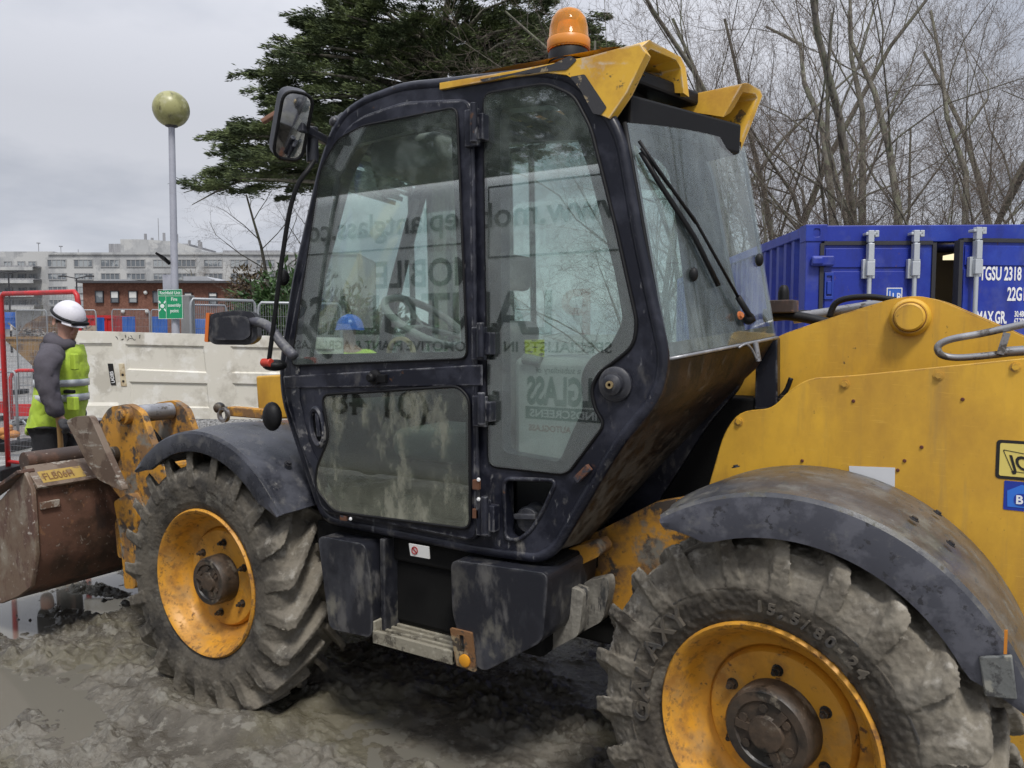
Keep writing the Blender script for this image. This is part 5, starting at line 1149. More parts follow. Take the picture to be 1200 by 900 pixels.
# ================================================================== CONTAINER
th_ = math.radians(2.6)
C0 = bgp(945, 270, 6.12); C0.z = -.045
CM = BG @ Matrix.Translation(C0) @ Matrix.Rotation(-th_, 4, 'Z')     # u right, v back, z up
con = thing('shipping_container', CM @ Vector((1.22, 0, 0)), 'blue shipping container with white lettering and one door ajar behind the machine', 'container')
cblue = mat('container_blue', (.012, .03, .30), .42, layers=[((.02, .05, .36), 2, .45, .65), ((.10, .12, .3), 36, .82, .86, None, .7), ((.01, .018, .16), 6, .52, .8, (1, 1, .3), .5, .7), ((.06, .08, .30), 3, .55, .8, None, .6, .8), ((.13, .06, .04), 22, .76, .84, (1, 1, .4), .8, .9)], bump=(20, .12, .004), vary=.05)
gask = mat('gasket', (.03, .03, .035), .6); barm = mat('galvanised_bar', (.50, .53, .56), .4, .3, vary=.1); HC = 2.64
def cb(b, name, m, par=con, bevel=0, smooth=None, Mx=None): b.xf(Mx or CM); return b.build(name, m, par, smooth, bevel)
f = MB(); CW = 2.44; CL = 6.06
for u in (0, CW-.12):
    f.box(u, u+.12, 0, .12, 0, HC); f.box(u, u+.12, CL-.12, CL, 0, HC)
f.box(.12, CW-.12, 0.01, .12, HC-.13, HC); f.box(.12, CW-.12, 0.01, .12, 0, .16)
f.box(0, .06, .12, CL-.12, HC-.08, HC); f.box(CW-.06, CW, .12, CL-.12, HC-.08, HC); f.box(0, .06, .12, CL-.12, 0, .16); f.box(CW-.06, CW, .12, CL-.12, 0, .16)
cb(f, 'container_frame', cblue, bevel=.006)
for u in (-.006, CW-.162):
    for z in (HC-.125, -.0):
        b = MB().plate([(u, z), (u+.168, z), (u+.168, z+.132), (u, z+.132)], [round_poly([(u+.06, z+.035), (u+.11, z+.035), (u+.11, z+.10), (u+.06, z+.10)], .02)], lambda a, c_, t: (a, t, c_), -.008, .14); cb(b, 'corner_casting', cblue, bevel=.005)
def corr(u):
    pts = []; v = .12; k = 0
    prof = [(0, 0), (.07, 0), (.105, .036), (.175, .036), (.21, 0)]
    while v < CL-.33:
        for a, c_ in prof[:-1]: pts.append((u+c_, v+a))
        v += .21
    pts.append((u, CL-.12)); return pts
for u in (.012, CW-.05):
    ps = corr(u); b = MB().grid([[(x, y, .16), (x, y, HC-.08)] for x, y in ps]); n = len(b.v); b.v += [(x+.006, y, z) for x, y, z in b.v]; b.f += [tuple(i+n for i in q[::-1]) for q in b.f]
    cb(b, 'side_wall', cblue)
cb(MB().box(.06, CW-.06, .12, CL, HC-.03, HC-.01), 'container_roof', cblue); cb(MB().box(.06, CW-.06, .12, CL, .10, .16), 'container_floor', mat('plywood_floor', (.16, .11, .06), .7)); cb(MB().box(.12, CW-.12, CL-.05, CL-.01, .16, HC-.05), 'end_wall', cblue)
lining = mat('beige_lining', (.55, .48, .34), .7); cb(MB().box(.07, CW-.07, 1.75, 1.79, .16, HC-.04), 'lining', lining); cb(MB().box(CW-.11, CW-.09, .13, 1.74, .16, HC-.04), 'lining', lining)
em, nt, N, L = nodes('lit_tube'); o_ = N.new('ShaderNodeOutputMaterial'); e_ = N.new('ShaderNodeEmission'); e_.inputs[0].default_value = (1, .86, .55, 1); e_.inputs[1].default_value = 0.85; L.new(e_.outputs[0], o_.inputs[0])
cb(MB().box(1.68, 1.84, 1.05, 1.25, HC-.16, HC-.12), 'ceiling_light', em)
def door_leaf(u0, u1, Mx, bars, name, cut):
    d = cb(MB().box(u0, u1, .0, .045, .17, HC-.14), name, cblue, bevel=.004, Mx=Mx)
    def p(b, nm, m, bevel=0, smooth=None): b.xf(Mx); return b.build(nm, m, d, smooth, bevel)
    # shallow pressed panels with grooves between
    for (a, c_, z0, z1) in cut: p(MB().box(a, c_, -.010, -.001, z0, z1), 'door_pressing', cblue, .004)
    g = MB().box(u0-.012, u0+.018, -.014, .05, .17, HC-.14); g.box(u1-.018, u1+.012, -.014, .05, .17, HC-.14); g.box(u0+.018, u1-.018, -.014, .05, HC-.155, HC-.125)
    p(g, 'door_gasket', gask)
    for u in bars:
        b = MB().cyl((u, -.055, .10), (u, -.055, HC-.05), .017, 12); p(b, 'locking_bar', barm, 0, 60)
        b = MB().box(u-.05, u+.045, -.05, -.012, HC-.42, HC-.27); b.box(u-.03, u+.03, -.085, -.03, HC-.40, HC-.29); b.box(u-.022, u+.022, -.085, -.03, HC-.29, HC-.15); p(b, 'bar_keeper', barm, .004)
        b = MB().box(u-.04, u+.05, -.07, .0, HC-.085, HC-.065); b.box(u-.022, u+.022, -.075, -.03, HC-.14, HC-.05); b.box(u+.03, u+.06, -.07, -.01, HC-.1, HC-.05); p(b, 'cam_lock', barm, .003)
        for z in (1.1, .5): p(MB().box(u-.04, u+.04, -.07, -.012, z, z+.09), 'bar_keeper', barm, .004)
    return d
L1 = .99
dl_ = door_leaf(.12, L1, CM, (.475, .82), 'container_door', [(.15, .45, 1.0, HC-.36), (.50, .79, 1.0, HC-.36), (.15, .79, HC-.33, HC-.18), (.15, .79, .25, .95)])
def dp(b, nm, m, d=dl_, Mx=CM, bevel=0, smooth=None): b.xf(Mx); return b.build(nm, m, d, smooth, bevel)
b = MB().box(.035, .21, -.05, -.012, HC-.32, HC-.24); b.box(.035, .12, -.06, .0, HC-.31, HC-.25); dp(b, 'hinge', cblue, bevel=.012)
b = MB().plate([(.145, 2.06), (.215, 2.06), (.215, 2.27), (.145, 2.27)], [[(.16, 2.085), (.20, 2.085), (.20, 2.245), (.16, 2.245)]], lambda a, c_, t: (a, t, c_), -.022, -.0105); b.box(.163, .197, -.030, -.0105, 2.10, 2.20); dp(b, 'vent', mat('vent_blue', (.015, .045, .33), .4), bevel=.003)
dp(MB().plate([(.63, 1.98), (.75, 1.98), (.75, 2.15), (.63, 2.15)], [[(.637, 1.98), (.743, 1.98), (.743, 2.143), (.637, 2.143)]], lambda a, c_, t: (a, t, c_), -.0125, -.0105), 'decal_border', wht)
dp(MB().box(.639, .741, -.0118, -.0105, 1.98, 2.141), 'decal_field', mat('decal_mid_blue', (.03, .12, .5), .4))
TX = lambda u, z, v=-.0125, Mx=CM: Mx @ Matrix(((1, 0, 0, u), (0, 0, -1, v), (0, 1, 0, z), (0, 0, 0, 1)))
text('LR', .085, TX(.672, 2.05), wht, 'decal_lettering', dl_, .0006, .8, .0012); dp(MB().box(.652, .658, -.0128, -.0118, 2.04, 2.125), 'decal_bar', wht)
H2 = CM @ Matrix.Translation((2.32, 0, 0)) @ Matrix.Rotation(math.radians(8), 4, 'Z') @ Matrix.Translation((-2.32, 0, 0))
dr_ = door_leaf(1.085, 2.32, H2, (1.185, 2.02), 'container_door', [(1.115, 1.16, 1.0, HC-.36), (1.21, 1.98, 1.0, HC-.36), (1.12, 2.28, HC-.33, HC-.18), (1.12, 2.28, .25, .95)])
for s, sz, u, z, sx in (('TGSU 2318', .142, 1.245, 2.20, .50), ('22G1', .142, 1.475, 2.045, .50), ('MAX.GR.', .13, 1.23, 1.87, .49), ('30.480', .062, 1.54, 1.92, .55), ('67.200', .062, 1.54, 1.865, .55)):
    text(s, sz, TX(u, z, -.0125, H2), wht, 'container_lettering', dr_, .0008, sx, .0035 if sz > .1 else .0015)

# ================================================================== VAN BEHIND THE CAMERA (seen mirrored in the cab glass)
YV = 3.92
van = thing('white_van', (3.6, YV+.95, 0), 'tall white glazing van with dark lettering, mirrored in the cab windows', 'van')
vw = mat('van_white', (.86, .86, .85), .3, vary=.03, coat=.3); vgr = mat('van_grey_text', (.03, .03, .035), .4); vrd = mat('van_red_text', (.42, .03, .02), .4); vbl = mat('van_dark_text', (.015, .03, .035), .4)
b = MB(); 
prof = round_poly([(YV, .45), (YV, 2.55), (YV+.10, 3.02), (YV+.35, 3.10), (YV+1.65, 3.10), (YV+1.9, 3.0), (YV+2.0, 2.5), (YV+2.0, .45)], .12)
b.plate([(y, z) for y, z in prof], [], lambda u, v, t: (t, u, v), -.1, 5.3); b.build('van_body', vw, van, 40, .02)
cabp = [(5.3, .45), (5.3, 3.0), (5.6, 2.75), (6.25, 1.75), (6.9, 1.45), (7.0, .9), (6.95, .45)]
MB().plate(round_poly(cabp, .1), [], XZm, YV+.02, YV+1.98).build('van_cab', vw, van, 40, .04)
MB().plate([(5.42, 1.62), (5.42, 2.5), (5.66, 2.5), (6.12, 1.75), (6.1, 1.62)], [], XZm, YV+.012, YV+.03).build('cab_window', M['border'], van, None)
for x in (.9, 5.9):
    for y in (YV+.02, YV+1.75):
        MB().lathe([(.0, .0), (.20, .0), (.22, .03), (.34, .02), (.36, .06), (.36, .2), (.2, .22)], (x, y, .36), 28, 'Y').build('van_wheel', M['black'], van, 40)
def vt(s, x0, x1, z, size, m, bold=.0, name='lettering'):
    """text on the side facing the machine, stretched to run from x0 to x1"""
    o = text(s, size, frame((0, 0, 0), (1, 0, 0), (0, 0, 1)), m, name, van, .001, 1, bold, 'LEFT', (0, 0, 0))
    xs = [v.co.x for v in o.data.vertices]; k = (x1-x0)/(max(xs)-min(xs)); mn = min(xs); w = WORLD[van.name]
    for v in o.data.vertices: v.co = Vector((x0+(v.co.x-mn)*k, YV-.002+(v.co.y)*.6, z+v.co.z)) - w
    o.location = (0, 0, 0)
    return o
vt('www.mobileplantglass.com', 1.72, 5.22, 2.61, .28, vgr, .004)
vt('MOBILE', 3.04, 4.14, 2.15, .33, vgr, .006)
vt('P', 2.04, 2.29, 1.745, .49, vrd, .008); vt('LANT', 2.37, 3.62, 1.745, .49, vgr, .008); vt('GLASS', 3.66, 5.24, 1.745, .49, vgr, .008)
vt('SPECIALISTS IN AUTOMOTIVE PLANT & AGRI GLASS', 1.86, 5.22, 1.60, .115, vgr, .002)
vt('a subsidiary of', 2.12, 2.52, 1.435, .07, vgr); vt('ALLGLASS', 1.80, 2.60, 1.19, .30, vbl, .012)
MB().box(1.80, 2.61, YV-.004, YV-.001, 1.065, 1.165).build('lettering_bar', vbl, van, None)
o = vt('WINDSCREENS', 1.86, 2.57, 1.085, .085, wht, .002)
for v in o.data.vertices: v.co.y -= .004
vt('AUTOGLASS', 2.2, 2.58, .97, .07, vrd, .001); vt('(01 48', 3.55, 4.70, 1.0, .34, vgr, .004)
for z in (2.93, 2.365): MB().box(.2, 2.97, YV-.004, YV-.0005, z-.008, z+.008).build('panel_seam', vgr, van, None)
MB().box(2.955, 2.97, YV-.004, YV-.0005, 2.373, 2.922).build('panel_seam', vgr, van, None); MB().box(3.2, 5.25, YV-.004, YV-.0005, 2.48, 2.494).build('panel_seam', vgr, van, None)

# ================================================================== TREES
bark = mat('grey_bark', (.16, .148, .12), .9, layers=[((.15, .155, .105), 3, .45, .62), ((.065, .055, .045), 9, .5, .64, (1, 1, .3))], bump=(25, .5, .01))
twigm = mat('twig', (.135, .108, .086), .9, vary=.25, vscale=8)
def fast_tubes(segs):
    """many short tapered polylines -> one mesh; segs: list of (points, radii, sides)"""
    V = []; F = []; o = 0
    for pts, rad, n in segs:
        P = np.array(pts); m = len(P); T = np.gradient(P, axis=0); T /= np.linalg.norm(T, axis=1, keepdims=True)+1e-9
        ref = np.array([.31, .74, .59]); A = np.cross(T, ref); A /= np.linalg.norm(A, axis=1, keepdims=True)+1e-9; B = np.cross(T, A)
        an = 2*pi*np.arange(n)/n
        R = np.array(rad)[:, None, None]
        ring = P[:, None, :]+R*(A[:, None, :]*np.cos(an)[None, :, None]+B[:, None, :]*np.sin(an)[None, :, None])
        V.append(ring.reshape(-1, 3)); i = np.arange(m-1)[:, None]*n; k = np.arange(n)[None]; k2 = (k+1) % n
        F.append((np.stack([i+k, i+k2, i+n+k2, i+n+k], -1).reshape(-1, 4)+o)); o += m*n
    return np.concatenate(V), np.concatenate(F)
def bare_tree(seed, height, r0, stems=1, lean=(0, 0), spread=.55, levels=4, kids=(9, 7, 6, 5), up=.25, first=.3, wob=.12, ratio=.5):
    R = random.Random(seed); big = []; small = []
    def grow(p, d, L, r, lev):
        n = 7 if lev == 0 else 5 if lev < 3 else 4
        pts = [Vector(p)]; q = Vector(d).normalized(); rad = [r]
        for i in range(n):
            q = (q+Vector((R.gauss(0, wob), R.gauss(0, wob), R.gauss(0, wob*.7)+up*.10*(1 if lev else .3)))).normalized()
            pts.append(pts[-1]+q*(L/n)); rad.append(r*(1-(i+1)/n*(.72 if lev < 3 else .8)))
        (big if lev <= 1 else small).append(([tuple(x) for x in pts], rad, 8 if lev == 0 else 6 if lev == 1 else 4 if lev == 2 else 3))
        if lev >= levels: return
        for k in range(kids[lev]):
            t = first+(1-first)*((k+R.random()*.8)/kids[lev]) if lev == 0 else .18+.82*((k+R.random())/kids[lev])
            t = min(t, .999); f = t*n; i = int(f); b0 = pts[i].lerp(pts[i+1], f-i); ax = (pts[i+1]-pts[i]).normalized()
            s = ax.orthogonal().normalized(); s.rotate(Matrix.Rotation(R.random()*2*pi, 3, ax)); ang = spread*R.uniform(.7, 1.35)
            nd = ax*cos(ang)+s*sin(ang)
            rr = rad[i]*(1-(f-i))+rad[i+1]*(f-i)
            grow(b0, nd, L*ratio*R.uniform(.65, 1.15)*(1.15-.5*t if lev == 0 else 1), max(rr*R.uniform(.30, .48), .0026), lev+1)
    for s in range(stems):
        a = 2*pi*s/max(stems, 1)+R.random(); k = 0 if stems == 1 else .16
        grow((cos(a)*.18*(stems > 1), sin(a)*.18*(stems > 1), -.1), (lean[0]+k*cos(a), lean[1]+k*sin(a), 1), height*R.uniform(.82, 1.05), r0*R.uniform(.75, 1.1), 0)
    return fast_tubes(big), fast_tubes(small)
def tree_obj(seed, label, loc, group, name='bare_tree', **k):
    (bv, bf), (sv, sf) = bare_tree(seed, **k)
    t = thing(name, loc, label, 'tree', group)
    o = link('trunk', np_mesh('trunk', bv, bf), bark, None, 180); o.parent = t; WORLD[o.name] = Vector(loc)
    o = link('crown', np_mesh('crown', sv, sf), twigm, None, 180); o.parent = t
    return t
def tree_copy(src, label, loc, rz, s):
    t = copy_tree(src); t.location = loc; t.rotation_euler = (0, 0, rz); t.scale = (s, s, s); t['label'] = label; return t
def at(px, d): return BG @ Vector((bgx(px, d), d, -.05))
GT = 'bare trees behind the blue container'
tA = tree_obj(3, 'thick multi-stemmed bare tree straight above the middle of the blue container', at(1012, 15.5), GT, height=11.5, r0=.14, stems=4, spread=.55, kids=(7, 8, 8, 6), up=.25, first=.2, ratio=.46, wob=.15)
tB = tree_obj(8, 'slim bare tree leaning left above the left end of the blue container', at(965, 14.5), GT, height=10, r0=.095, stems=1, lean=(.34, .16), spread=.65, kids=(9, 8, 8, 5), up=.15, first=.2, ratio=.46, wob=.15)
tC = tree_obj(14, 'wide bare tree rising at the right edge of the picture behind the container', at(1120, 14), GT, height=9, r0=.10, stems=3, spread=.7, kids=(7, 8, 8, 6), up=.05, first=.15, ratio=.46, wob=.16)
tree_copy(tA, 'bare tree in the gap between the cab roof hoods and the thick bare tree', at(905, 22), 2.1, 1.1)
tree_copy(tC, 'bare tree whose twigs show directly above the cab roof hoods', at(800, 24), 1.2, 1.25)
tree_copy(tB, 'slim straight bare tree just right of the amber beacon', at(716, 21), 3.3, 1.12)
tree_copy(tA, 'bare tree second from the right edge, behind the container lettering', at(1180, 19), 4.2, 1.0)
tree_copy(tC, 'twiggy bare tree low behind the left corner of the container', at(960, 20), 3.9, .85)
tree_copy(tB, 'slim bare tree leaning right behind the container lettering', at(1085, 17), 1.9, 1.05)
tD = tree_obj(21, 'spreading bare tree at the left beneath the cedar boughs', at(322, 34), 'bare trees left of the cab', height=8.2, r0=.14, stems=2, lean=(.1, .05), spread=.75, kids=(9, 7, 6, 5), up=.1, first=.2)
tree_copy(tD, 'small bare tree partly hidden behind the brick building roof', at(236, 60), 1.0, .85)
tree_copy(tD, 'small bare tree standing before the hospital block left of the brick building', at(50, 72), 2.0, .62)
tS = tree_obj(31, 'low bare thicket bush behind the left half of the container', at(985, 13.6), 'bare thicket bushes', name='bare_shrub', height=4.4, r0=.028, stems=7, spread=.8, levels=3, kids=(10, 9, 7), up=.1, first=.1, wob=.18)
for i, (px, d, rz, s, lb) in enumerate(((1060, 13.4, 1, 1.05, 'low bare thicket bush behind the open container door'), (1130, 13.8, 2, 1.0, 'low bare thicket bush behind the white container lettering'), (1200, 13.2, 3, 1.1, 'low bare thicket bush at the right edge of the picture'), (925, 15, 4, 1.1, 'low bare thicket bush between the cab and the container corner'), (860, 17, 5, 1.2, 'low bare thicket bush seen through the cab rear window'), (760, 18, .5, 1.2, 'low bare thicket bush hidden behind the cab rear post'))):
    tree_copy(tS, lb, at(px, d), rz, s)
# trees behind the camera, mirrored in the rear window
tree_copy(tC, 'bare tree behind the photographer, mirrored in the cab rear window', Vector((-13, -9.5, 0)), .4, 1.15)
tree_copy(tA, 'multi-stemmed bare tree behind the photographer, mirrored in the rear window', Vector((-15, -5.5, 0)), 1.4, 1.0)
tree_copy(tB, 'slim bare tree behind the photographer, mirrored in the rear window', Vector((-11, -12, 0)), 2.4, 1.0)

# ---- leaves
def leaf_mesh(C, Dr, Ln, Wd, rng, fold=.25):
    """elongated leaf blades (two faces each, folded along the rib) at centres C pointing along Dr"""
    n = len(C); Dr = Dr/(np.linalg.norm(Dr, axis=1, keepdims=True)+1e-9); s = np.cross(Dr, rng.normal(size=(n, 3))); s /= np.linalg.norm(s, axis=1, keepdims=True)+1e-9; nr = np.cross(Dr, s)
    L = Ln[:, None]; Wd = Wd[:, None]
    a = C; b = C+Dr*L*.5+s*Wd*.5+nr*Wd*fold; c = C+Dr*L; d = C+Dr*L*.5-s*Wd*.5+nr*Wd*fold
    V = np.stack([a, b, c, d], 1).reshape(-1, 3); i = np.arange(n)[:, None]*4
    F = np.concatenate([i+np.array([[0, 1, 2]]), i+np.array([[0, 2, 3]])], 0); return V, F
def foliage_mat(name, c1, c2, rough=.6, sc=3.):
    m = mat(name, c1, rough, layers=[(c2, sc, .42, .6), (tuple(x*.55 for x in c1), sc*2.3, .55, .7)], spec=.3); return m
cedm = foliage_mat('cedar_needles', (.048, .068, .030), (.135, .170, .068), .7, .9)
ced = thing('cedar_tree', at(520, 32), 'huge dark green cedar with flat layered boughs behind the cab', 'tree')
rng = np.random.default_rng(12); dC = 32.0
rows_ = [(30, 362, 575, 1.3), (27, 580, 690, 1.0), (37, 400, 640, 1.1), (44, 358, 700, 1.35), (60, 345, 715, 1.35), (77, 325, 715, 1.3), (94, 300, 705, 1.0), (112, 312, 690, .9), (132, 325, 680, .9), (150, 290, 670, .9), (163, 262, 660, 1.0), (180, 275, 620, .9), (197, 285, 540, .8), (208, 258, 450, .9), (219, 250, 360, .5)]
Cs = []; Ds = []; Ls = []; Ws = []; limbs = []
trunk0 = Vector((bgx(520, dC), dC, 0))
def spray(c, od, spread, n, R_):
    """a flat bough tip: many short blades that fan outwards, hang a little and lie in layers"""
    lat = np.array([-od[1], od[0], 0.])
    t = rng.beta(1.6, 1.2, n); w = rng.normal(0, .42, n)*(1.05-t)
    P = c+np.outer((t-.6)*spread, od)+np.outer(w*spread, lat)+np.stack([np.zeros(n), np.zeros(n), rng.normal(0, .055, n)-.18*(t-.4)**2*spread-.10*np.abs(w)*spread], 1)
    dr = np.outer(np.ones(n)*.8, od)+np.outer(w*1.3+rng.normal(0, .35, n), lat)+np.stack([np.zeros(n), np.zeros(n), rng.normal(.05, .17, n)], 1)
    Cs.append(P); Ds.append(dr); Ls.append(rng.uniform(.10, .30, n)); Ws.append(rng.uniform(.025, .06, n))
for py, L_, R_, dens in rows_:
    z = bgz(py, dC); xl = bgp(L_, py, dC).x; xr = bgp(R_, py, dC).x; k = max(int((xr-xl)*5.2*dens), 2)
    for i in range(k):
        x = xl+(xr-xl)*(i+rng.random())/k
        u = min(abs(x-xl), abs(x-xr))
        y = dC+rng.uniform(-4.2, 3.2)*min(1, .25+u/4)
        zz = z+rng.normal(0, .07)+.16*sin(x*.9+z*2)
        od = np.array([x-trunk0.x, (y-trunk0.y)*.9-.8, 0.]); od /= np.linalg.norm(od)+1e-9
        spray(np.array([x, y, zz]), od, rng.uniform(.8, 1.55), int(rng.uniform(210, 360)), None)
        if rng.random() < .22:
            p0 = np.array([trunk0.x+(x-trunk0.x)*.25, trunk0.y+(y-trunk0.y)*.3, zz-abs(x-trunk0.x)*.03-.5]); p1 = np.array([x, y, zz-.12]); mid = (p0+p1)/2+np.array([0, 0, .35])
            limbs.append(([tuple(p0), tuple(p0*.5+mid*.5), tuple(mid), tuple(mid*.45+p1*.55), tuple(p1)], [.10, .085, .07, .05, .02], 5))
    # tips that stick out of the outline
    for x, s in ((xl, -1), (xr, 1)):
        for q in range(3):
            y = dC+rng.uniform(-1.5, 1.5); od = np.array([s, rng.uniform(-.5, .3), 0.]); od /= np.linalg.norm(od)
            spray(np.array([x+s*rng.uniform(-.3, .5), y, z+rng.normal(0, .12)-.1]), od, rng.uniform(.7, 1.3), 150, None)
# a bare drooping bough end at the lower left
C_ = np.concatenate(Cs); D_2 = np.concatenate(Ds); L_2 = np.concatenate(Ls); W_2 = np.concatenate(Ws)
Vv, Ff = leaf_mesh(C_, D_2, L_2, W_2, rng)
toW = lambda V: (np.array(BG)[:3, :3] @ V.T).T+np.array(BG)[:3, 3]-np.array(ced.location)
o = link('crown', np_mesh('crown', toW(Vv), Ff), cedm, None, None); o.parent = ced
limbs.append(([(trunk0.x, dC, 0), (trunk0.x+.1, dC, 5), (trunk0.x-.1, dC, 10), (trunk0.x, dC, 14.5)], [.75, .6, .4, .1], 12))
for a in ((225, 240, 300, 205), (215, 226, 290, 208)):
    q0 = bgp(a[2], a[3], dC); q1 = bgp(a[0], a[1], dC-1); limbs.append(([tuple(q0), tuple(q0.lerp(q1, .5)+Vector((0, 0, .1))), tuple(q1)], [.06, .045, .015], 5))
Vv, Ff = fast_tubes(limbs); o = link('trunk', np_mesh('trunk', toW(Vv), Ff), bark, None, 180); o.parent = ced
print('cedar', len(C_))
tree_copy(ced, 'first dark cedar behind the van, mirrored in the cab windows', Vector((13, 29, -.8)), 1.0, 1.0)
tree_copy(ced, 'second dark cedar behind the van, mirrored in the cab windows', Vector((34, 31, -.8)), 2.2, 1.05)
tree_copy(ced, 'third dark cedar behind the van, mirrored in the cab windows', Vector((23, 30, -.8)), 4.2, 1.05)
# evergreen bushes left of the cab
def bush(label, px, d, w, h, z0, n, c1, c2, ls, name='laurel_bush', seed=1):
    rng = np.random.default_rng(seed); t = thing(name, at(px, d), label, 'bush', 'evergreen bushes')
    k = rng.normal(size=(n, 3)); k /= np.linalg.norm(k, axis=1, keepdims=True); lump = 1+.22*np.sin(k[:, 0]*7+seed)*np.sin(k[:, 2]*6+k[:, 1]*5)
    r = (rng.random(n)**.4)*lump
    P = k*r[:, None]*np.array([w/2, w/2, h/2])+np.array([0, 0, z0+h/2]); dr = k+rng.normal(0, .6, (n, 3))+np.array([0, 0, -.25])
    V, F = leaf_mesh(P, dr, rng.uniform(.6, 1.2, n)*ls, rng.uniform(.6, 1.1, n)*ls*.38, rng)
    o = link('crown', np_mesh('crown', V, F), foliage_mat(name+'_leaves', c1, c2, .4, 2.5), None, None); o.parent = t
    tk = []
    for i in range(12):
        a = rng.random()*6.28; q = np.array([cos(a)*w*.32, sin(a)*w*.32, z0+h*rng.uniform(.5, .9)]); tk.append(([(0, 0, -.1), tuple(q*np.array([.4, .4, .5])), tuple(q)], [.05, .035, .012], 5))
    V, F = fast_tubes(tk); o = link('trunk', np_mesh('trunk', V, F), bark, None, 180); o.parent = t
bush('glossy green laurel bush behind the mesh fence, left of the cab door', 338, 14, 2.0, 2.9, .1, 5200, (.035, .075, .022), (.075, .13, .045), .19, seed=4)
bush('taller dark laurel bush behind the cab, beside the glossy one', 405, 15.5, 3.0, 2.5, .1, 5000, (.03, .065, .02), (.06, .11, .04), .19, seed=5)
bush('dark laurel bush seen low through the cab door window', 520, 17, 3.2, 1.9, .1, 3600, (.03, .06, .02), (.055, .10, .035), .19, seed=6)
bush('brownish hedge clump in front of the hospital right wing', 296, 40, 2.4, 3.9, 1.2, 2600, (.075, .055, .03), (.11, .085, .045), .3, 'hedge_clump', 7)

# ================================================================== PEOPLE
def skin_mesh(joints, edges, rads, levels=2, root=0):
    me = bpy.data.meshes.new('sk'); me.from_pydata([tuple(j) for j in joints], edges, []); o = bpy.data.objects.new('sk', me); COL.objects.link(o)
    m = o.modifiers.new('s', 'SKIN'); m.use_smooth_shade = True; m.branch_smoothing = .3
    for i, v in enumerate(me.skin_vertices[0].data): r = rads[i]; v.radius = r if isinstance(r, tuple) else (r, r); v.use_root = (i == root)
    s = o.modifiers.new('d', 'SUBSURF'); s.levels = levels; s.render_levels = levels
    dg = bpy.context.evaluated_depsgraph_get(); out = bpy.data.meshes.new_from_object(o.evaluated_get(dg)); bpy.data.objects.remove(o); bpy.data.meshes.remove(me); return out
def skin_obj(name, joints, edges, rads, m, par, root=0, levels=2):
    me = skin_mesh(joints, edges, rads, levels, root); w = WORLD[par.name] if par else Vector(); me.transform(Matrix.Translation(-w)); me.materials.clear()
    return link(name, me, m, par, 180, 0, w)
chain = lambda *ix: [(ix[i], ix[i+1]) for i in range(len(ix)-1)]
skin_m = mat('skin', (.42, .23, .17), .5, vary=.06, vscale=12); hood_m = mat('grey_hoodie', (.082, .075, .090), .9, vary=.12, vscale=14, bump=(35, .5, .006)); viz = mat('hi_vis_yellow', (.45, .62, .06), .6, layers=[((.30, .40, .06), 9, .55, .8)], vary=.08, bump=(14, .4, .01)); silver = mat('silver_band', (.50, .52, .53), .35, .2); trou = mat('black_trousers', (.014, .014, .017), .85, vary=.2, bump=(20, .6, .01)); helm = mat('white_helmet', (.66, .65, .69), .6, layers=[((.55, .54, .58), 20, .55, .8)]); glove = mat('dark_glove', (.05, .05, .055), .8, vary=.3); wood = mat('tool_wood', (.42, .25, .10), .55, vary=.15)
dW = 5.75
wk = thing('person', at(72, dW), 'worker in white helmet, grey hoodie and yellow hi-vis vest holding a wooden-handled tool', 'person')
def J(px, py, o=0.): 
    p = bgp(px-.5, py, dW+o); return BG @ p
k_ = dW/900
def Jd(px, py, o): return J(px, py, o)
# the whole body in one surface: legs, trunk, neck, head, arms
bj = [J(66, 498), J(66, 470), J(69, 440), J(72, 415), J(77, 402), J(80, 391), J(80, 375), J(80, 364),          # 0-7 spine, neck, head
      J(62, 418, -.19), J(60, 452, -.24), J(69, 486, -.25), J(75, 497, -.25),                                   # 8-11 near arm
      J(76, 418, .19), J(83, 452, .24), J(90, 478, .2), J(94, 486, .18),                                        # 12-15 far arm
      J(60, 506, -.10), J(56, 565, -.12), J(52, 640, -.12), J(72, 506, .10), J(80, 565, .12), J(82, 640, .12)]
be = chain(0, 1, 2, 3, 4, 5, 6, 7)+chain(3, 8, 9, 10, 11)+chain(3, 12, 13, 14, 15)+chain(0, 16, 17, 18)+chain(0, 19, 20, 21)
br = [.11, .11, .12, .11, .062, .066, .086, .06, .04, .035, .03, .03, .04, .035, .033, .03, .09, .065, .045, .09, .065, .045]
body = skin_obj('body', bj, be, br, skin_m, wk)
# face: brow, nose, lips and chin, an ear, set onto the head (profile to the right, looking down)
fd = (RT*.90-FH*.42).normalized(); dn = Vector((0, 0, -1)); hd = J(80.5, 376)
fdd = (fd*.86+dn*.5).normalized(); fu = (Vector((0, 0, 1))-fdd*fdd.z).normalized(); fs = fdd.cross(fu)
def hp(f, u, s=0): return hd+fdd*f+fu*u+fs*s
fj = [hp(.0, .03), hp(.075, .03), hp(.098, -.005), hp(.112, -.03), hp(.09, -.045), hp(.088, -.07), hp(.082, -.105), hp(.03, -.09)]
skin_obj('face', fj, chain(0, 1, 2, 3, 4, 5, 6, 7), [.075, .05, .022, .016, .026, .032, .036, .05], skin_m, wk)
sgn = -1 if (hp(0, 0, .1)-CAMP).length > (hp(0, 0, -.1)-CAMP).length else 1
b = MB(); e0 = hp(-.015, -.015, sgn*.086)
for i in range(9): a = 2*pi*i/8; b.v.append(tuple(e0+fdd*.017*cos(a)+fu*.03*sin(a)+fs*sgn*.012))
b.v.append(tuple(e0)); b.f = [(i, i+1, 9) for i in range(8)]; b.build('ear', skin_m, wk, 180)
eye = mat('eye_dark', (.02, .015, .012), .3)
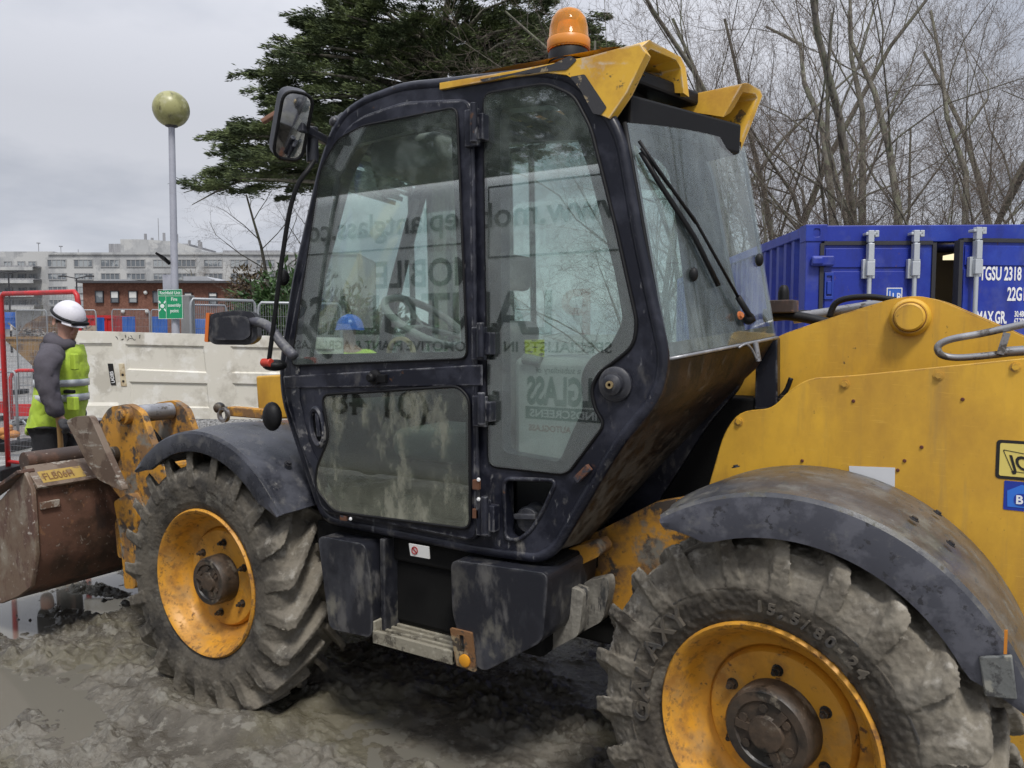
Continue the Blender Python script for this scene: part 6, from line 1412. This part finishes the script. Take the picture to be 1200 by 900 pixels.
for s in (-1, 1): MB().ball(hp(.092, .012, s*.034), .011, 10, 6).build('eye', eye, wk, 180)
b = MB().bar(hp(.104, -.058, -.022), hp(.104, -.058, .022), .012, .008); b.build('lips', mat('lips', (.33, .13, .11), .5), wk, 40, .003)
b = MB().ball((0, 0, 0), .098, 18, 12, (1.0, .86, .9)); Mh = Matrix.Translation(hp(-.02, .02)) @ Matrix(((fdd.x, fs.x, fu.x, 0), (fdd.y, fs.y, fu.y, 0), (fdd.z, fs.z, fu.z, 0), (0, 0, 0, 1))); b.xf(Mh); b.build('hair', mat('short_hair', (.05, .033, .022), .8), wk, 180)
# helmet: tilted shell with a short peak, a dark strap band and goggles
HM = Matrix.Translation(hp(-.012, .055)) @ Matrix(((fdd.x, fs.x, fu.x, 0), (fdd.y, fs.y, fu.y, 0), (fdd.z, fs.z, fu.z, 0), (0, 0, 0, 1))) @ Matrix.Rotation(radians(-8), 4, 'Y')
rows = []
for i in range(10):
    a = (pi/2)*i/9
    rows.append([Vector((.124*sin(a)*cos(t)*(1.03 if cos(t) > 0 else 1), .105*sin(a)*sin(t), .118*cos(a)-.02)) for t in [2*pi*k/28 for k in range(28)]])
rim = [Vector((v.x*1.0, v.y*1.0, v.z-.018)) for v in rows[-1]]; rows.append(rim); inn = [Vector((v.x*.93, v.y*.93, v.z)) for v in rim]; rows.append(inn)
b = MB().grid(rows, True); b.xf(HM); hm = b.build('helmet', helm, wk, 60)
b = MB().grid([[Vector((.124*cos(t), .10*sin(t)*1.05, -.035)) for t in lin(-1.1, 1.1, 10)], [Vector((.124*cos(t)+.035*cos(t), .10*sin(t)*1.1, -.047)) for t in lin(-1.1, 1.1, 10)], [Vector((.124*cos(t)+.035*cos(t), .10*sin(t)*1.1, -.053)) for t in lin(-1.1, 1.1, 10)], [Vector((.15*cos(t), .10*sin(t)*1.05, -.045)) for t in lin(-1.1, 1.1, 10)]]); b.xf(HM); b.build('peak', helm, hm, 60)
b = MB(); st = [Vector((.129*cos(t)*1.0, .110*sin(t), -.012-.012*cos(t))) for t in [2*pi*k/28 for k in range(30)]]; b.tube(st, .011, 6, False); b.xf(HM); b.build('strap', M['black'], hm, 180)
b = MB().box(.118, .150, -.07, .07, -.04, -.012); b.xf(HM); b.build('goggles', M['black'], hm, None, .012)
# hoodie: trunk, both sleeves, hood on the back of the neck
hj = [J(64, 494), J(64, 465), J(67, 435), J(69, 412), J(62, 404), J(55, 402), J(60, 416, -.2), J(57, 436, -.25), J(59, 455, -.26), J(66, 480, -.26), J(71, 490, -.26), J(77, 416, .2), J(85, 450, .25), J(92, 476, .2)]
skin_obj('hoodie', hj, chain(0, 1, 2, 3, 4, 5)+chain(3, 6, 7, 8, 9, 10)+chain(3, 11, 12, 13), [.13, .13, .135, .125, .095, .07, .085, .075, .065, .055, .05, .08, .065, .05], hood_m, wk)
b = MB().tube([J(58, 396, -.09), J(66, 402, -.11), J(74, 405, -.1), J(81, 404, -.05), J(84, 402, .03)], [.05, .055, .05, .045, .035], 10); b.build('hood', hood_m, wk, 180)
# vest: shell round the trunk, open sides, two silver bands, a flared back hem
def wrinkle(o, sc, st):
    tx = bpy.data.textures.new('folds', 'CLOUDS'); tx.noise_scale = sc; tx.noise_depth = 1
    d = o.modifiers.new('folds', 'DISPLACE'); d.texture = tx; d.strength = st; d.mid_level = .5; d.texture_coords = 'LOCAL'
def ellipse_ring(px, py, a, b_, n=30, o=0.0): 
    c = J(px, py, o); return [c+fd*(a*cos(t))+Vector((-fd.y, fd.x, 0))*(b_*sin(t)) for t in [2*pi*k/n for k in range(n)]]
vr = [ellipse_ring(77, 404, .08, .12), ellipse_ring(76, 413, .112, .15), ellipse_ring(75, 430, .130, .17), ellipse_ring(73.5, 450, .138, .175), ellipse_ring(71, 470, .150, .185), ellipse_ring(68, 484, .150, .185), ellipse_ring(65, 500, .140, .185)]
hem = [ellipse_ring(65, 500, .140, .185)[k]+Vector((0, 0, -.10*max(0, -cos(2*pi*k/30)))) -fd*.03*max(0, -cos(2*pi*k/30)) for k in range(30)]; vr[-1] = hem
b = MB().grid(vr, True); vo = b.build('hi_vis_vest', viz, wk, 180); sl_ = vo.modifiers.new('t', 'SOLIDIFY'); sl_.thickness = .012; sl_.offset = 1
sb = vo.modifiers.new('s', 'SUBSURF'); sb.levels = 2; sb.render_levels = 2; wrinkle(vo, .09, .035)
for (px, py, w, h, m_) in ((88, 424, .025, .06, viz), (86, 473, .045, .05, viz), (82, 459, .045, .014, M['black'])):
    c = J(px, py, -.15); MB().box(-w, w, -.02, .02, -h, h).xf(Matrix.Translation(c) @ Matrix(((fd.x, -fd.y, 0, 0), (fd.y, fd.x, 0, 0), (0, 0, 1, 0), (0, 0, 0, 1)))).build('pocket', m_, vo, None, .008)
for py in (448, 465):
    r = [ellipse_ring(73.2, py-4.0, .156, .195), ellipse_ring(72.8, py+4.0, .160, .198)]; bb = MB().grid(r, True); so_ = bb.build('silver_band', silver, vo, 180); q = so_.modifiers.new('t', 'SOLIDIFY'); q.thickness = .006
# near arm and hand lie over the vest
aj = [J(62, 411, -.20), J(57, 423, -.27), J(54, 438, -.30), J(56, 456, -.31), J(63, 475, -.30), J(70, 489, -.29)]
skin_obj('sleeve', aj, chain(0, 1, 2, 3, 4, 5), [.088, .096, .085, .072, .058, .046], hood_m, wk)
wrinkle(bpy.data.objects[[o.name for o in wk.children if o.name.startswith('sleeve')][-1]], .045, .05)
hj = [J(71, 490, -.29), J(74, 496, -.29), J(77, 501, -.29)]; he = [(0, 1), (1, 2)]; hr_ = [(.036, .03), (.046, .03), (.042, .028)]
for i, (dx, dl) in enumerate(((-1.8, 4.6), (.2, 5.6), (2.2, 5.2), (4.0, 4.0))):
    b0 = len(hj); o_ = -.31+.012*i; hj += [J(77+dx*.8, 502.5, o_), J(77.5+dx*.9, 502.5+dl*.55, o_+.03), J(76+dx*.8, 502.5+dl*.9, o_+.065), J(74.8+dx*.8, 502+dl*.75, o_+.08)]; he += [(2, b0), (b0, b0+1), (b0+1, b0+2), (b0+2, b0+3)]; hr_ += [.012, .0115, .010, .008]
b0 = len(hj); hj += [J(79.5, 496, -.27), J(81.5, 500.5, -.25), J(80, 504.5, -.23)]; he += [(1, b0), (b0, b0+1), (b0+1, b0+2)]; hr_ += [.014, .012, .010]
skin_obj('glove', hj, he, hr_, glove, wk)
skin_obj('glove', [J(92, 477, .2), J(96, 484, .17), J(99, 489, .15)], [(0, 1), (1, 2)], [.04, .045, .025], glove, wk)
tj = [J(64, 492), J(59, 508, -.10), J(55, 560, -.12), J(52, 625, -.12), J(72, 508, .10), J(79, 560, .12), J(82, 625, .12)]
skin_obj('trousers', tj, chain(0, 1, 2, 3)+chain(0, 4, 5, 6), [.165, .12, .095, .075, .12, .095, .075], trou, wk)
for px, o_ in ((52, -.12), (82, .12)):
    c = J(px, 640, o_); c.z = .05; skin_obj('boot', [c+Vector((0, 0, .12)), c-fd*.04, c+fd*.10, c+fd*.19], chain(0, 1, 2, 3), [.06, .06, .05, .04], trou, wk)
tl = MB().tube([J(68, 488, -.27), J(70, 500, -.245), J(71.5, 520, -.20), J(72, 545, -.12), J(74, 600, .05)], [.016, .018, .019, .021, .022], 10)
to = tl.build('shovel', wood, None, 60, org=J(74, 620, .05)); tag(to, 'wooden-handled shovel gripped by the worker in the white helmet', 'shovel')
pb = J(74, 600, .05); b = MB().grid([[pb+fd*(w*.11)+Vector((0, 0, -.30*t)) + FH*(.03*(1-w*w)) for w in (-1, -.5, 0, .5, 1)] for t in lin(0, 1, 4)]); bl = b.build('blade', M['rust'], to, 180, org=None); sl_ = bl.modifiers.new('t', 'SOLIDIFY'); sl_.thickness = .004

# second worker seen through the cab door window
d2 = 8.4; 
def K(px, py, o=0.): return BG @ bgp(px, py, d2+o)
w2 = thing('person', at(410, d2), 'worker in a blue helmet and lime vest seen through the cab door window', 'person')
bj = [K(412, 500), K(412, 470), K(412, 440), K(412, 418), K(410, 404), K(409, 392), K(409, 380), K(384, 420, -.1), K(378, 455, -.1), K(384, 485, -.1), K(440, 420, .1), K(446, 455, .1), K(440, 485, .1), K(402, 510), K(400, 545), K(400, 575), K(424, 510), K(425, 545), K(425, 575)]
skin_obj('body', bj, chain(0, 1, 2, 3, 4, 5, 6)+chain(3, 7, 8, 9)+chain(3, 10, 11, 12)+chain(0, 13, 14, 15)+chain(0, 16, 17, 18), [.14, .14, .15, .13, .06, .075, .085, .065, .05, .035, .065, .05, .035, .09, .07, .05, .09, .07, .05], skin_m, w2)
skin_obj('jacket', bj[:4]+bj[7:9]+bj[10:12], [(0, 1), (1, 2), (2, 3), (3, 4), (4, 5), (3, 6), (6, 7)], [.17, .17, .19, .15, .10, .075, .10, .075], mat('lime_jacket', (.45, .60, .04), .7, vary=.1), w2)
skin_obj('trousers', [bj[0]]+bj[13:], [(0, 1), (1, 2), (2, 3), (0, 4), (4, 5), (5, 6)], [.165, .12, .09, .07, .12, .09, .07], trou, w2)
c = K(410, 381); rows = []
for i in range(9):
    a = (pi/2)*i/8; rows.append([c+Vector((.15*sin(a)*cos(t), .15*sin(a)*sin(t), .15*cos(a)-.03)) for t in [2*pi*q/24 for q in range(24)]])
rows.append([v*1.0+Vector((0, 0, -.02)) + (v-c).normalized()*.012 for v in rows[-1]]); MB().grid(rows, True).build('helmet', mat('blue_helmet', (.015, .13, .62), .3), w2, 60)
MB().grid([[c+RT*(x*.09)-FH*(.14+.03*(1-abs(x)))+Vector((0, 0, -.035-.012*k)) for x in lin(-1, 1, 6)] for k in (0, 1)]).build('helmet_peak', mat('blue_peak', (.015, .13, .6), .3), w2, 60)
fo = K(409, 390)-FH*.085
MB().ball(fo+Vector((0, 0, -.01)), .018, 8, 6, (1, 1, 1.3)).build('nose', skin_m, w2, 180)
for s in (-1, 1): MB().ball(fo+RT*(.032*s)+Vector((0, 0, .02)), .010, 8, 6).build('eye', eye, w2, 180)
print('objects', len(SC.objects))
